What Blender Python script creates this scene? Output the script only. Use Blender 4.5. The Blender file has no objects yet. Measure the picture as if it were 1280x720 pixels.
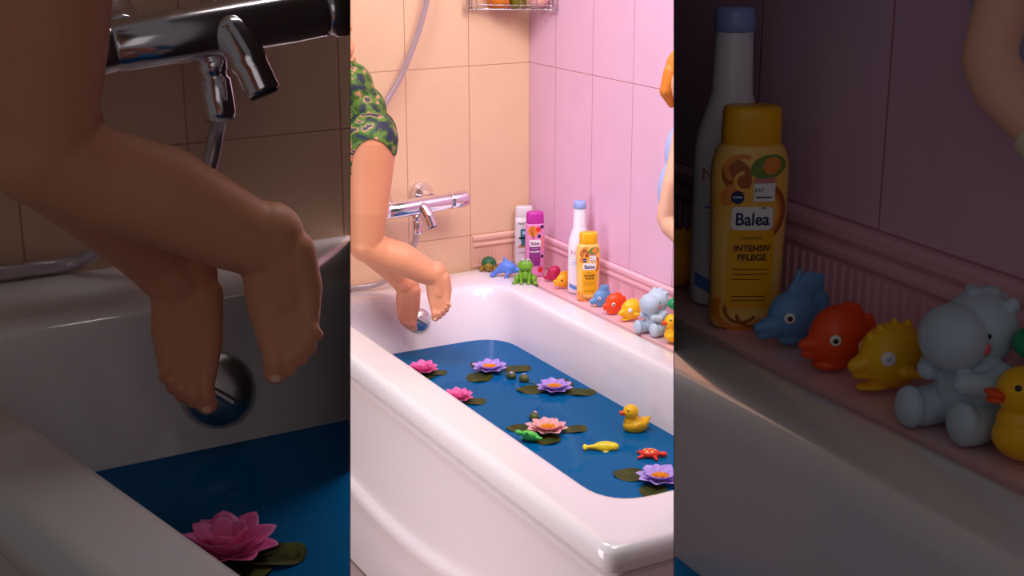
import bpy, bmesh, math, random
from mathutils import Vector, Matrix, Euler
random.seed(7)
R = math.radians
C = bpy.context.scene.collection

# ------------------------------------------------------------------ camera
F = 1722.87
YAW, PITCH, ROLL = 0.496935, 0.277077, -0.00189
CAM = Vector((-1.99094, -3.55968, 1.07259))
fw = Vector((math.sin(YAW)*math.cos(PITCH), math.cos(YAW)*math.cos(PITCH), -math.sin(PITCH)))
rt = Vector((math.cos(YAW), -math.sin(YAW), 0)); upv = rt.cross(fw)
rt, upv = rt*math.cos(ROLL)+upv*math.sin(ROLL), -rt*math.sin(ROLL)+upv*math.cos(ROLL)
cam = bpy.data.objects.new('camera', bpy.data.cameras.new('camera')); C.objects.link(cam)
cam.data.sensor_width = 36; cam.data.lens = F/1280*36; cam.data.clip_start = .01
cam.matrix_world = Matrix(((rt.x, upv.x, -fw.x, CAM.x), (rt.y, upv.y, -fw.y, CAM.y), (rt.z, upv.z, -fw.z, CAM.z), (0, 0, 0, 1)))
bpy.context.scene.camera = cam

def ray(x, y): return rt*((x-640)/F) - upv*((y-360)/F) + fw
def depth(P): return (Vector(P)-CAM).dot(fw)
def pix(P):
    d = Vector(P)-CAM; z = d.dot(fw)
    return 640+F*d.dot(rt)/z, 360-F*d.dot(upv)/z
def on(x, y, ax, val):
    d = ray(x, y); return CAM + d*((val-CAM[ax])/d[ax])

# ------------------------------------------------------------------ materials
def mat(name, col, rough=.5, metal=0, spec=.5, coat=0, sss=0, bump=0, bscale=80, emit=None):
    m = bpy.data.materials.new(name); m.use_nodes = True
    b = m.node_tree.nodes['Principled BSDF']; nt = m.node_tree
    b.inputs['Base Color'].default_value = (*col, 1); b.inputs['Roughness'].default_value = rough
    b.inputs['Metallic'].default_value = metal; b.inputs['Specular IOR Level'].default_value = spec
    b.inputs['Coat Weight'].default_value = coat
    if sss:
        b.inputs['Subsurface Weight'].default_value = sss; b.inputs['Subsurface Radius'].default_value = (.02, .008, .005)
        b.inputs['Subsurface Scale'].default_value = .5
    tc = nt.nodes.new('ShaderNodeTexCoord'); n = nt.nodes.new('ShaderNodeTexNoise')
    n.inputs['Scale'].default_value = bscale; nt.links.new(tc.outputs['Object'], n.inputs['Vector'])
    # faint tonal mottling that belongs to the surface
    mx = nt.nodes.new('ShaderNodeMix'); mx.data_type = 'RGBA'; mx.blend_type = 'MULTIPLY'; mx.inputs['Factor'].default_value = .08
    mx.inputs['A'].default_value = (*col, 1); nt.links.new(n.outputs['Color'], mx.inputs['B'])
    nt.links.new(mx.outputs['Result'], b.inputs['Base Color'])
    if bump:
        bp = nt.nodes.new('ShaderNodeBump'); bp.inputs['Strength'].default_value = bump; bp.inputs['Distance'].default_value = .002
        nt.links.new(n.outputs['Fac'], bp.inputs['Height']); nt.links.new(bp.outputs['Normal'], b.inputs['Normal'])
    return m

def mixmat(name, stops, scale, rough=.5, detail=2, interp='CONSTANT', sss=0, stretch=(1, 1, 1), distort=0):
    m = mat(name, stops[0][1], rough, sss=sss); nt = m.node_tree; b = nt.nodes['Principled BSDF']
    tc = nt.nodes.new('ShaderNodeTexCoord'); mp = nt.nodes.new('ShaderNodeMapping'); mp.inputs['Scale'].default_value = stretch
    n = nt.nodes.new('ShaderNodeTexNoise'); n.inputs['Scale'].default_value = scale; n.inputs['Detail'].default_value = detail
    n.inputs['Distortion'].default_value = distort
    r = nt.nodes.new('ShaderNodeValToRGB'); r.color_ramp.interpolation = interp
    while len(r.color_ramp.elements) < len(stops): r.color_ramp.elements.new(.5)
    for e, (p, c) in zip(r.color_ramp.elements, stops): e.position = p; e.color = (*c, 1)
    nt.links.new(tc.outputs['Object'], mp.inputs['Vector']); nt.links.new(mp.outputs['Vector'], n.inputs['Vector'])
    nt.links.new(n.outputs['Fac'], r.inputs['Fac']); nt.links.new(r.outputs['Color'], b.inputs['Base Color'])
    return m

def tile_mat(name, col, grout, axis, u0, z0, rough=.35):
    """20 x 50 cm tiles: thin grout lines where (coordinate-u0)/0.2 and (z-z0)/0.5 are whole."""
    m = mat(name, col, rough, coat=.15); nt = m.node_tree; b = nt.nodes['Principled BSDF']
    tc = nt.nodes.new('ShaderNodeTexCoord'); sp = nt.nodes.new('ShaderNodeSeparateXYZ'); nt.links.new(tc.outputs['Object'], sp.inputs[0])
    def M(op, a, bb=None):
        n = nt.nodes.new('ShaderNodeMath'); n.operation = op
        for i, v in enumerate((a, bb)):
            if v is None: continue
            if isinstance(v, (int, float)): n.inputs[i].default_value = v
            else: nt.links.new(v, n.inputs[i])
        return n.outputs[0]
    def line(src, off, step, w):
        t = M('DIVIDE', M('SUBTRACT', src, off), step)
        d = M('MULTIPLY', M('ABSOLUTE', M('SUBTRACT', t, M('ROUND', t))), step)
        mr = nt.nodes.new('ShaderNodeMapRange'); nt.links.new(d, mr.inputs['Value'])
        mr.inputs['From Min'].default_value = w*.6; mr.inputs['From Max'].default_value = w*1.5
        mr.inputs['To Min'].default_value = 1; mr.inputs['To Max'].default_value = 0
        return mr.outputs[0]
    g = M('MAXIMUM', line(sp.outputs[axis], u0, .2, .0011), line(sp.outputs[2], z0, .5, .0011))
    n = nt.nodes.new('ShaderNodeTexNoise'); n.inputs['Scale'].default_value = 9; n.inputs['Detail'].default_value = 4
    nt.links.new(tc.outputs['Object'], n.inputs['Vector'])
    r = nt.nodes.new('ShaderNodeValToRGB'); r.color_ramp.elements[0].position = .3; r.color_ramp.elements[1].position = .75
    r.color_ramp.elements[0].color = (*[c*.95 for c in col], 1); r.color_ramp.elements[1].color = (*col, 1)
    nt.links.new(n.outputs['Fac'], r.inputs['Fac'])
    mx = nt.nodes.new('ShaderNodeMix'); mx.data_type = 'RGBA'; nt.links.new(g, mx.inputs['Factor'])
    nt.links.new(r.outputs['Color'], mx.inputs['A']); mx.inputs['B'].default_value = (*grout, 1)
    nt.links.new(mx.outputs['Result'], b.inputs['Base Color'])
    bp = nt.nodes.new('ShaderNodeBump'); bp.inputs['Strength'].default_value = .5; bp.inputs['Distance'].default_value = .002; bp.invert = True
    nt.links.new(g, bp.inputs['Height']); nt.links.new(bp.outputs['Normal'], b.inputs['Normal'])
    return m

TILE = (.84, .56, .365); PINK = (.79, .485, .67); GROUT = (.55, .27, .16); PGROUT = (.52, .22, .26)
H0 = .1026
M = {
    'acrylic': mat('white_acrylic', (.88, .84, .84), .16, coat=.4),
    'panel': mat('white_panel', (.82, .76, .76), .3, coat=.2),
    'chrome': mat('chrome', (.88, .84, .90), .15, 1),
    'knob': mat('brushed_chrome', (.66, .64, .62), .32, 1),
    'dark': mat('dark_rubber', (.02, .02, .025), .5),
    'hose': mat('silver_hose', (.62, .52, .56), .3, .7, bump=.1, bscale=300),
    'trim': mat('peach_border_tile', (.86, .52, .40), .35, coat=.2),
    'ptrim': mat('pink_border_tile', (.85, .48, .58), .35, coat=.2),
    'shelf': mat('pink_shelf_tile', (.84, .52, .54), .35, coat=.2),
    'green': mat('leaf_green_rubber', (.16, .42, .02), .42, sss=.1),
    'green2': mat('emerald_rubber', (.0, .30, .10), .4),
    'green3': mat('bright_green_plastic', (.10, .62, .08), .3),
    'dkgreen': mat('dark_green_shell', (.02, .13, .05), .5),
    'olive': mat('olive_rubber', (.30, .20, .01), .5),
    'blue': mat('blue_rubber', (.10, .25, .80), .45),
    'blue2': mat('steel_blue_rubber', (.12, .32, .62), .45),
    'crimson': mat('crimson_rubber', (.55, .01, .09), .4),
    'orange': mat('orange_red_rubber', (.90, .07, .005), .4),
    'yellow': mat('yellow_rubber', (.95, .52, .0), .4, sss=.1),
    'amber': mat('amber_yellow_rubber', (.95, .42, .005), .4, sss=.1),
    'beak': mat('orange_beak', (.85, .08, .005), .4),
    'hippo': mat('pale_blue_rubber', (.50, .62, .74), .5, sss=.1),
    'white': mat('white_paint', (.88, .88, .88), .4),
    'black': mat('black_paint', (.008, .008, .012), .3),
    'cheek': mat('pink_paint', (.85, .18, .22), .5),
    'red': mat('red_plastic', (.75, .03, .01), .3),
    'ylwspot': mat('yellow_spot_paint', (.95, .65, .15), .35),
    'brown': mat('brown_spot_paint', (.30, .12, .0), .4),
    'petal_lav': mixmat('lavender_petal', [(.3, (.36, .22, .72)), (.7, (.62, .46, .88))], 18, .5, interp='LINEAR', sss=.1),
    'petal_sal': mixmat('salmon_petal', [(.3, (.84, .33, .36)), (.7, (.90, .52, .52))], 18, .5, interp='LINEAR', sss=.1),
    'petal_pink': mixmat('hot_pink_petal', [(.3, (.80, .05, .32)), (.7, (.92, .30, .55))], 18, .5, interp='LINEAR', sss=.1),
    'stamen': mat('orange_stamen', (.90, .36, .01), .6, bump=.6, bscale=400),
    'stamen_pink': mat('rose_stamen', (.75, .04, .15), .6),
    'pad': mixmat('olive_lily_pad', [(.3, (.05, .08, .010)), (.7, (.14, .15, .025))], 30, .45, interp='LINEAR'),
    'bud': mat('dark_green_bud', (.08, .10, .015), .45),
    'skin': mat('skin', (.80, .34, .18), .5, sss=.15),
    'skin2': mat('fair_skin', (.90, .50, .34), .5, sss=.15),
    'camo': mixmat('camouflage_swimsuit', [(0, (.015, .02, .05)), (.42, (.03, .09, .012)), (.50, (.10, .20, .025)), (.59, (.62, .25, .16)), (.64, (.03, .05, .06))], 34, .6, distort=.3),
    'dress': mat('pale_blue_dress', (.45, .52, .88), .6),
    'cuff': mat('cream_cloth', (.88, .72, .52), .7),
    'hair': mat('orange_hair', (.75, .22, .02), .5, bump=.5, bscale=120),
    'hairbrown': mat('brown_hair', (.14, .06, .03), .5, bump=.5, bscale=120),
    'capblue': mat('light_blue_cap', (.30, .42, .80), .35),
    'bwhite': mat('white_bottle_plastic', (.86, .86, .93), .3),
    'bwhite2': mat('pearl_bottle_plastic', (.78, .74, .78), .3),
    'byellow': mixmat('yellow_bottle_plastic', [(.35, (.95, .50, .06)), (.7, (.95, .66, .22))], 12, .3, interp='LINEAR'),
    'cyellow': mat('orange_yellow_cap', (.95, .47, .0), .35),
    'bpink': mat('pink_bottle_plastic', (.80, .28, .58), .3),
    'cpink': mat('magenta_cap', (.55, .03, .36), .35),
    'lyellow': mat('amber_label', (.93, .44, .0), .45),
    'lwhite': mat('white_label', (.9, .9, .92), .45),
    'lpurple': mat('purple_label', (.26, .02, .26), .45),
    'navy': mat('navy_ink', (.01, .015, .10), .5),
    'ink': mat('dark_brown_ink', (.10, .04, .01), .5),
    'redink': mat('faded_red_ink', (.70, .22, .28), .5),
    'blueink': mat('blue_ink', (.12, .28, .75), .5),
    'lblueink': mat('pale_blue_ink', (.45, .58, .88), .5),
    'almond': mat('almond_brown_print', (.42, .10, .02), .5),
    'peach': mat('peach_print', (.85, .26, .04), .5),
    'mango': mat('mango_green_print', (.16, .26, .04), .5),
    'teal': mat('teal_print', (.03, .20, .24), .45),
    'gold': mat('gold_brown_print', (.48, .20, .07), .45),
    'berry': mat('berry_red_print', (.80, .03, .04), .45),
    'water': None,
    'floor': mat('grey_brown_floor_tile', (.35, .26, .24), .4),
    'outer': mat('warm_grey_board', (.10, .07, .07), .7),
    'obox': mat('orange_box_card', (.95, .28, .02), .5),
    'oliveb': mat('olive_bottle_plastic', (.20, .18, .01), .35),
    'pbox': mat('pink_toy_rubber', (.78, .36, .36), .45),
    'wire': mat('chrome_wire', (.62, .52, .54), .2, 1),
}
def water_mat():
    m = bpy.data.materials.new('blue_dyed_water'); m.use_nodes = True; nt = m.node_tree; b = nt.nodes['Principled BSDF']
    b.inputs['Base Color'].default_value = (.002, .105, .28, 1); b.inputs['Roughness'].default_value = .03; b.inputs['IOR'].default_value = 1.13; b.inputs['Specular IOR Level'].default_value = .3
    b.inputs['Coat Weight'].default_value = .0
    tc = nt.nodes.new('ShaderNodeTexCoord'); n = nt.nodes.new('ShaderNodeTexNoise'); n.inputs['Scale'].default_value = 9; n.inputs['Detail'].default_value = 1.5
    nt.links.new(tc.outputs['Object'], n.inputs['Vector'])
    bp = nt.nodes.new('ShaderNodeBump'); bp.inputs['Strength'].default_value = .12; bp.inputs['Distance'].default_value = .01
    nt.links.new(n.outputs['Fac'], bp.inputs['Height']); nt.links.new(bp.outputs['Normal'], b.inputs['Normal'])
    return m
M['water'] = water_mat()

# ------------------------------------------------------------------ object helpers
def link(name, bm, m, parent=None, smooth=True):
    me = bpy.data.meshes.new(name); bmesh.ops.recalc_face_normals(bm, faces=bm.faces) if smooth != 'keep' else None
    bm.to_mesh(me); bm.free()
    if smooth:
        for p in me.polygons: p.use_smooth = True
    if isinstance(m, (list, tuple)):
        for k in m: me.materials.append(k)
    else: me.materials.append(m)
    o = bpy.data.objects.new(name, me); C.objects.link(o)
    if parent: o.parent = parent
    return o
def sharp(o, ang=35):
    me = o.data
    me.set_sharp_from_angle(angle=R(ang)); return o
def tag(o, label, cat, group=None, kind=None):
    o['label'] = label; o['category'] = cat
    if group: o['group'] = group
    if kind: o['kind'] = kind
    return o
def struct(o): o['kind'] = 'structure'; return o
def thing(name, label, cat, loc=(0, 0, 0), yaw=0, group=None):
    e = bpy.data.objects.new(name, None); C.objects.link(e); e.empty_display_size = .02
    e.location = loc; e.rotation_euler = (0, 0, yaw); return tag(e, label, cat, group)
def copy_tree(o, parent=None):
    c = o.copy(); C.objects.link(c); c.parent = parent
    for ch in list(o.children): copy_tree(ch, c)
    return c
def dup(o, loc, yaw, scale, label, group=None):
    c = copy_tree(o); c.location = loc; c.rotation_euler = (0, 0, yaw); c.scale = (scale,)*3
    c['label'] = label
    if group: c['group'] = group
    return c

def box(bm, lo, hi, M4=None):
    r = bmesh.ops.create_cube(bm, size=1)
    for v in r['verts']:
        v.co = Vector([(lo[i]+hi[i])/2 + v.co[i]*(hi[i]-lo[i]) for i in range(3)])
        if M4: v.co = M4 @ v.co
    return r['verts']
def ball(bm, c, r, rot=(0, 0, 0), seg=24):
    if isinstance(r, (int, float)): r = (r, r, r)
    mt = Matrix.Translation(c) @ Euler([R(a) for a in rot]).to_matrix().to_4x4() @ Matrix.Diagonal((*r, 1))
    return bmesh.ops.create_uvsphere(bm, u_segments=seg, v_segments=seg*2//3, radius=1, matrix=mt)['verts']
def lathe(bm, prof, M4=Matrix(), seg=32, caps=True):
    rings = []
    for r, z in prof:
        rings.append([bm.verts.new(M4 @ Vector((r*math.cos(2*math.pi*k/seg), r*math.sin(2*math.pi*k/seg), z))) for k in range(seg)])
    for a, b in zip(rings, rings[1:]):
        for k in range(seg): bm.faces.new((a[k], a[(k+1) % seg], b[(k+1) % seg], b[k]))
    if caps: bm.faces.new(rings[0][::-1]); bm.faces.new(rings[-1])
def axis_m(p, d):
    d = Vector(d).normalized(); q = d.to_track_quat('Z', 'Y'); return Matrix.Translation(p) @ q.to_matrix().to_4x4()
def spline(pts, n=10):
    pts = [Vector(p) for p in pts]; out = []
    P = [pts[0]*2-pts[1]]+pts+[pts[-1]*2-pts[-2]]
    for i in range(1, len(P)-2):
        a, b, c, d = P[i-1:i+3]
        for k in range(n):
            t = k/n; out.append(.5*((2*b)+(c-a)*t+(2*a-5*b+4*c-d)*t*t+(-a+3*b-3*c+d)*t**3))
    return out+[pts[-1]]
def tube(bm, path, r, seg=12, caps=True):
    rings = []; path = [Vector(p) for p in path]; up = Vector((.13, .31, .94))
    for i, p in enumerate(path):
        t = (path[min(i+1, len(path)-1)]-path[max(i-1, 0)]).normalized()
        a = t.cross(up).normalized(); b = t.cross(a).normalized(); up = -b if b.dot(up) < 0 else b
        a = t.cross(up).normalized(); b = a.cross(t).normalized()
        rr = r[i] if isinstance(r, list) else r
        rings.append([bm.verts.new(p+a*rr*math.cos(2*math.pi*k/seg)+b*rr*math.sin(2*math.pi*k/seg)) for k in range(seg)])
    for q, s in zip(rings, rings[1:]):
        for k in range(seg): bm.faces.new((q[k], q[(k+1) % seg], s[(k+1) % seg], s[k]))
    if caps: bm.faces.new(rings[0][::-1]); bm.faces.new(rings[-1])
def capsule(bm, p, q, r1, r2=None, seg=28):
    r2 = r1 if r2 is None else r2
    p, q = Vector(p), Vector(q); L = (q-p).length; d = (q-p) if L > 1e-6 else Vector((0, 0, 1))
    prof = [(max(r1*math.cos(a), 1e-5), r1*math.sin(a)) for a in [R(x) for x in range(-88, 1, 11)]]
    prof += [(max(r2*math.cos(a), 1e-5), L+r2*math.sin(a)) for a in [R(x) for x in range(0, 89, 11)]]
    lathe(bm, prof, axis_m(p, d), seg)
def blob(name, parts, voxel, m, parent=None, smooth=4):
    """one continuous skin over overlapping round forms"""
    bm = bmesh.new()
    for s in parts:
        if s[0] == 's': ball(bm, s[1], s[2], s[3] if len(s) > 3 else (0, 0, 0), 20)
        elif s[0] == 'c': capsule(bm, *s[1:])
        elif s[0] == 'path':
            pts, rad = s[1], s[2]
            for a, b, ra, rb in zip(pts, pts[1:], rad, rad[1:]): capsule(bm, a, b, ra, rb)
    bmesh.ops.recalc_face_normals(bm, faces=bm.faces)
    me = bpy.data.meshes.new('tmp'); bm.to_mesh(me); bm.free()
    o = bpy.data.objects.new('tmp', me); C.objects.link(o)
    rm = o.modifiers.new('r', 'REMESH'); rm.mode = 'VOXEL'; rm.voxel_size = voxel; rm.use_smooth_shade = True
    sm = o.modifiers.new('s', 'SMOOTH'); sm.factor = .6; sm.iterations = smooth
    dg = bpy.context.evaluated_depsgraph_get(); dg.update()
    me2 = bpy.data.meshes.new_from_object(o.evaluated_get(dg)); me2.name = name
    bpy.data.objects.remove(o); bpy.data.meshes.remove(me)
    me2.materials.clear(); me2.materials.append(m)
    for p in me2.polygons: p.use_smooth = True
    r = bpy.data.objects.new(name, me2); C.objects.link(r)
    if parent: r.parent = parent
    return r
def cut(bm, co, no):
    """trim a built-in piece where it meets the partition and close the end"""
    g = bm.verts[:]+bm.edges[:]+bm.faces[:]
    r = bmesh.ops.bisect_plane(bm, geom=g, dist=1e-6, plane_co=co, plane_no=no, clear_outer=True)
    e = [x for x in r['geom_cut'] if isinstance(x, bmesh.types.BMEdge)]
    if e:
        try: bmesh.ops.holes_fill(bm, edges=e, sides=0)
        except Exception: pass

# ------------------------------------------------------------------ bath tub
def ring(corners, r, z, n=8):
    """rounded quad, corners counter-clockwise from above"""
    out = []
    for i in range(4):
        p = Vector(corners[i]); a = (Vector(corners[i-1])-p).normalized(); b = (Vector(corners[(i+1) % 4])-p).normalized()
        s, e = p+a*r, p+b*r
        for k in range(n+1):
            t = k/n; q = s*(1-t)**2*1+p*2*t*(1-t)+e*t*t
            q = q*.85+(p+(a+b)*r - ((a*math.sin(t*math.pi/2)*0+a)*0))*0+q*.15
            out.append(Vector((q.x, q.y, z)))
    return out
def rect(x0, x1, y0, y1, sk=0, sk2=None):
    """sk slants the front long side"""
    return [(x0+sk*(y0-0), y0), (x1, y0), (x1, y1), (x0+sk*(y1-0), y1)]
def bridge(bm, rings, capa=False, capb=False):
    V = [[bm.verts.new(p) for p in r] for r in rings]
    for a, b in zip(V, V[1:]):
        n = len(a)
        for k in range(n): bm.faces.new((a[k], a[(k+1) % n], b[(k+1) % n], b[k]))
    if capa: bm.faces.new(V[0][::-1])
    if capb: bm.faces.new(V[-1])
def tub_mesh(O, I, sk, wz, xf, cutter=None):
    """O, I: outer and inner rims (x0, x1, y0, y1); wz water level below the rim"""
    bm = bmesh.new(); ox0, ox1, oy0, oy1 = O; ix0, ix1, iy0, iy1 = I
    def oo(d, r, z): return ring(rect(ox0+d, ox1-d, oy0+d, oy1-d, sk), r, z)
    def ii(fx, fn, ff, r, z): return ring(rect(ix0+fx, ix1-fx, iy0+fn, iy1-ff, sk), r, z)
    rs = [oo(.03, .02, -.058), oo(.012, .03, -.052), oo(.002, .035, -.049), oo(-.001, .04, -.04), oo(.001, .04, -.016), oo(.006, .04, -.006), oo(.014, .045, -.001), oo(.024, .05, 0),
          ii(-.014, -.014, -.014, .10, 0), ii(-.005, -.005, -.005, .10, -.002), ii(0, 0, 0, .10, -.008), ii(.004, .006, .012, .10, -.025),
          ii(.020, .05, .055, .11, -.143), ii(.035, .10, .10, .12, -.26), ii(.06, .15, .14, .13, -.36), ii(.12, .22, .2, .12, -.41)]
    rs += [ii(.13, .24, .22, .1, -.43), ii(.02, .05, .05, .1, -.40)]   # underside, closed solid
    rs += [oo(.035, .02, -.10)]
    bridge(bm, rs)
    n = len(rs[0]); bm.verts.ensure_lookup_table()
    last = bm.verts[-n:]; first = bm.verts[:n]
    for k in range(n): bm.faces.new((last[k], last[(k+1) % n], first[(k+1) % n], first[k]))
    # floor of the basin
    bl = [bm.verts[15*n+k] for k in range(n)]; bm.faces.new(bl)
    ul = [bm.verts[16*n+k] for k in range(n)]
    for v in bm.verts: v.co = xf @ v.co
    if cutter: cut(bm, *cutter)
    return bm
def water_mesh(I, sk, xf, cutter=None):
    ix0, ix1, iy0, iy1 = I; bm = bmesh.new()
    f = lambda fx, fn, ff, r, z: ring(rect(ix0+fx, ix1-fx, iy0+fn, iy1-ff, sk), r, z)
    bridge(bm, [f(.033, .09, .09, .12, -.24), f(.019, .048, .053, .11, -.1432)], True, True)
    for v in bm.verts: v.co = xf @ v.co
    if cutter: cut(bm, *cutter)
    return bm

O = (-.83, -.109, -1.762, -.002); I = (-.722, -.205, -1.60, -.172)
ID = Matrix()
tub = thing('bathtub', 'white built-in bathtub filled with blue water, lit pink in the middle', 'bathtub', (0, 0, 0))
link('basin', tub_mesh(O, I, 0, -.143, ID), M['acrylic'], tub)
# front apron with the sweeping arched ridge
def apron(parent, ln_y0, ln_y1, xface, zb, arc, name='side_panel', m=M['panel']):
    bm = bmesh.new(); ny = 90; rows = []
    for i in range(ny+1):
        y = ln_y0+(ln_y1-ln_y0)*i/ny; a = arc(y)
        prof = [(.030, -.056), (.004, -.058), (-.001, -.061), (-.003, -.066), (-.002, -.072), (.003, -.080), (.004, -.10), (.004, a+.03), (.004, a+.006), (.0035, a), (-.010, a-.004), (-.014, a-.010), (-.013, a-.03), (-.006, a-.05), (-.003, a-.08), (.0, zb+.012), (.004, zb), (.030, zb)]
        rows.append([bm.verts.new((xface+dx, y, z)) for dx, z in prof])
    for p, q in zip(rows, rows[1:]):
        for k in range(len(p)): bm.faces.new((p[k], p[(k+1) % len(p)], q[(k+1) % len(p)], q[k]))
    bm.faces.new(rows[0]); bm.faces.new(rows[-1][::-1])
    return sharp(link(name, bm, m, parent), 60)
apron(tub, -1.752, -.01, -.822, -.572, lambda y: -.343+.22*(y+.78)**2)
bm = bmesh.new()
V = []
for (dy, z) in ((.03, -.058), (.004, -.058), (-.002, -.064), (.002, -.08), (.004, -.1), (.004, -.572), (.03, -.572)):
    V.append([bm.verts.new((x, -1.752+dy, z)) for x in (-.79, -.12)])
for a, b in zip(V, V[1:]+V[:1]): bm.faces.new((a[0], a[1], b[1], b[0]))
bm.faces.new([v[0] for v in V]); bm.faces.new([v[1] for v in V][::-1])
link('end_panel', bm, M['panel'], tub, False)
wt = link('bath_water', water_mesh(I, 0, ID), M['water'], smooth=False); tag(wt, 'blue dyed water filling the brightly lit bathtub', 'water')
# overflow cover on the far inner wall
def make_knob(label):
    t = thing('overflow_knob', label, 'overflow knob')
    bm = bmesh.new(); lathe(bm, [(.030, -.012), (.035, .0), (.036, .006), (.034, .013), (.027, .021), (.016, .026), (.004, .028), (.0005, .028)], Matrix.Rotation(R(90), 4, 'X'))
    link('cover', bm, M['knob'], t)
    bm = bmesh.new(); capsule(bm, (-.014, -.027, .012), (.008, -.030, -.006), .0035, .0045); link('grip', bm, M['knob'], t)
    bm = bmesh.new(); ball(bm, (.001, -.0, -.047), .0016); link('screw', bm, M['dark'], t)
    return t
knob = make_knob('round chrome overflow knob on the brightly lit far tub wall')
Pk = on(522.5, 400.5, 1, -.196); knob.location = Pk; knob.rotation_euler = (R(-8), 0, 0)

# ------------------------------------------------------------------ room shell, lit alcove
MB = tile_mat('back_wall_tiles', TILE, GROUT, 0, 0, H0); MR = tile_mat('right_wall_tiles', PINK, PGROUT, 1, -.1515, H0)
def slab(name, lo, hi, m, smooth=False):
    bm = bmesh.new(); box(bm, lo, hi); return struct(link(name, bm, m, smooth=smooth))
slab('wall_back', (-1.0, 0, -.575), (.06, .06, 2.3), MB)
slab('wall_right', (0, -2.3, -.575), (.06, 0, 2.3), MR)
slab('floor', (-3.6, -4.2, -.6), (.06, .06, -.575), M['floor'])
bm = bmesh.new(); box(bm, (-.109, -2.3, -.575), (0, 0, -.002)); 
struct(link('trim_1', bm, M['shelf'], smooth=False))
# ribbed border tiles with double moulding
def border(name, p0, p1, nrm, h=H0, m=M['trim'], cutter=None, step=.0125):
    """runs from p0 to p1 along the wall; nrm points into the room"""
    p0, p1, nrm = Vector(p0), Vector(p1), Vector(nrm).normalized(); d = (p1-p0).normalized(); L = (p1-p0).length; bm = bmesh.new()
    s = h/.1026
    prof = [(0, .004), (.004, .004), (.004, .010), (.0015, .013), (.0015, .062), (.004, .064), (.007, .068), (.007, .073), (.004, .076), (.003, .080), (.006, .083), (.009, .088), (.009, .096), (.005, .100), (.0, .1015)]
    V = [[bm.verts.new(p+nrm*a+Vector((0, 0, z*s))) for a, z in prof] for p in (p0, p1)]
    for k in range(len(prof)-1): bm.faces.new((V[0][k], V[1][k], V[1][k+1], V[0][k+1]))
    bm.faces.new(V[0][::-1]); bm.faces.new(V[1])
    bm.faces.new((V[0][0], V[0][-1], V[1][-1], V[1][0]))
    x = step*.5
    while x < L-step*.3:
        c = p0+d*x
        q = [bm.verts.new(c+d*dx+nrm*n+Vector((0, 0, z))) for z in (.014*s, .060*s) for dx, n in ((-.0042, .0010), (-.0025, .0042), (.0025, .0042), (.0042, .0010))]
        for k in range(3): bm.faces.new((q[k], q[k+1], q[k+5], q[k+4]))
        bm.faces.new((q[0], q[1], q[2], q[3])); bm.faces.new((q[4], q[7], q[6], q[5])); bm.faces.new((q[0], q[4], q[7], q[3]))
        x += step
    if cutter: cut(bm, *cutter)
    return struct(link(name, bm, m, smooth=False))
border('trim_2', (-.195, 0, 0), (-.001, 0, 0), (0, -1, 0))
border('trim_3', (0, -2.2, 0), (0, -.001, 0), (-1, 0, 0), m=M['ptrim'])

# ------------------------------------------------------------------ added bays left and right: dim enlarged twins of the lit bath, nearer the viewer
S = 1280/404.25
def bgp(x, y): return 640+(x-640)*S, 360+(y-360)*S
def radial(px, side):
    """plane through the two upright edges seen at column px; side=+1 keeps what is right of it"""
    a, b = ray(px, 0), ray(px, 720); n = a.cross(b).normalized()
    if n.dot(rt) < 0: n = -n
    n = n if side > 0 else -n        # n points into the bay
    return CAM + n*.0008, -n
CL = radial(438.2, -1); CR = radial(842, 1)
def baffle(name, px, side, near, far, z0=-.572, z1=2.28):  # thin edge-on sheet, added to keep alcove light out of a bay
    a, b = ray(px, 0), ray(px, 720); n = a.cross(b).normalized()
    if n.dot(rt) < 0: n = -n
    if side < 0: n = -n
    h = Vector((fw.x, fw.y, 0)).normalized(); bm = bmesh.new()
    # points in the plane: intersect with vertical lines
    def P(dist, z):
        # point on plane at horizontal forward distance dist
        o = CAM + h*dist; o.z = z; rr = Vector((rt.x, rt.y, 0)).normalized(); t = -((o-CAM).dot(n))/rr.dot(n); return o+rr*t
    q = [P(near, z0), P(far, z0), P(far, z1), P(near, z1)]
    v = [bm.verts.new(p) for p in q]+[bm.verts.new(p+n*.0006) for p in q]
    for f in ((0, 1, 2, 3), (7, 6, 5, 4), (0, 4, 5, 1), (1, 5, 6, 2), (2, 6, 7, 3), (3, 7, 4, 0)): bm.faces.new([v[i] for i in f])
    return struct(link(name, bm, M['outer'], smooth=False))
baffle('light_baffle_left', 438.2, -1, 1.30, 1.70)  # added light blocker between alcove and left bay
baffle('light_baffle_right', 842, 1, 1.15, 1.62)  # same added blocker on the right bay's side

# left bay: frame at the wall corner A
A = Vector((-1.3422, -1.9218, .65259)); ang = math.atan2(.0405, .9992)
XL = Matrix.Translation(A) @ Matrix.Rotation(ang, 4, 'Z'); ZL = A.z
SK = -.17
LO = (-.672, .40, -1.05, -.001); LI = (-.589, .33, -.98, -.2215)
ltub = thing('bathtub', 'dim white bathtub at the left under the dangling feet, seen close up', 'bathtub')
link('basin', tub_mesh(LO, LI, SK, -.143, XL, CL), M['acrylic'], ltub)
def shell(O4, sk, zt, zb):
    b = bmesh.new(); x0, x1, y0, y1 = O4; o = lambda d, z: ring(rect(x0+d, x1-d, y0+d, y1-d, sk), .02, z)
    bridge(b, [o(0, zt), o(0, zb), o(.02, zb), o(.02, zt), o(0, zt)]); bmesh.ops.remove_doubles(b, verts=b.verts, dist=1e-5); return b
bm = shell((LO[0]+.012, .39, -1.03, -.002), SK, -.055, -ZL-.574)
for v in bm.verts: v.co = XL @ v.co
cut(bm, *CL); link('side_panel', bm, M['panel'], ltub, False)
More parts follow.
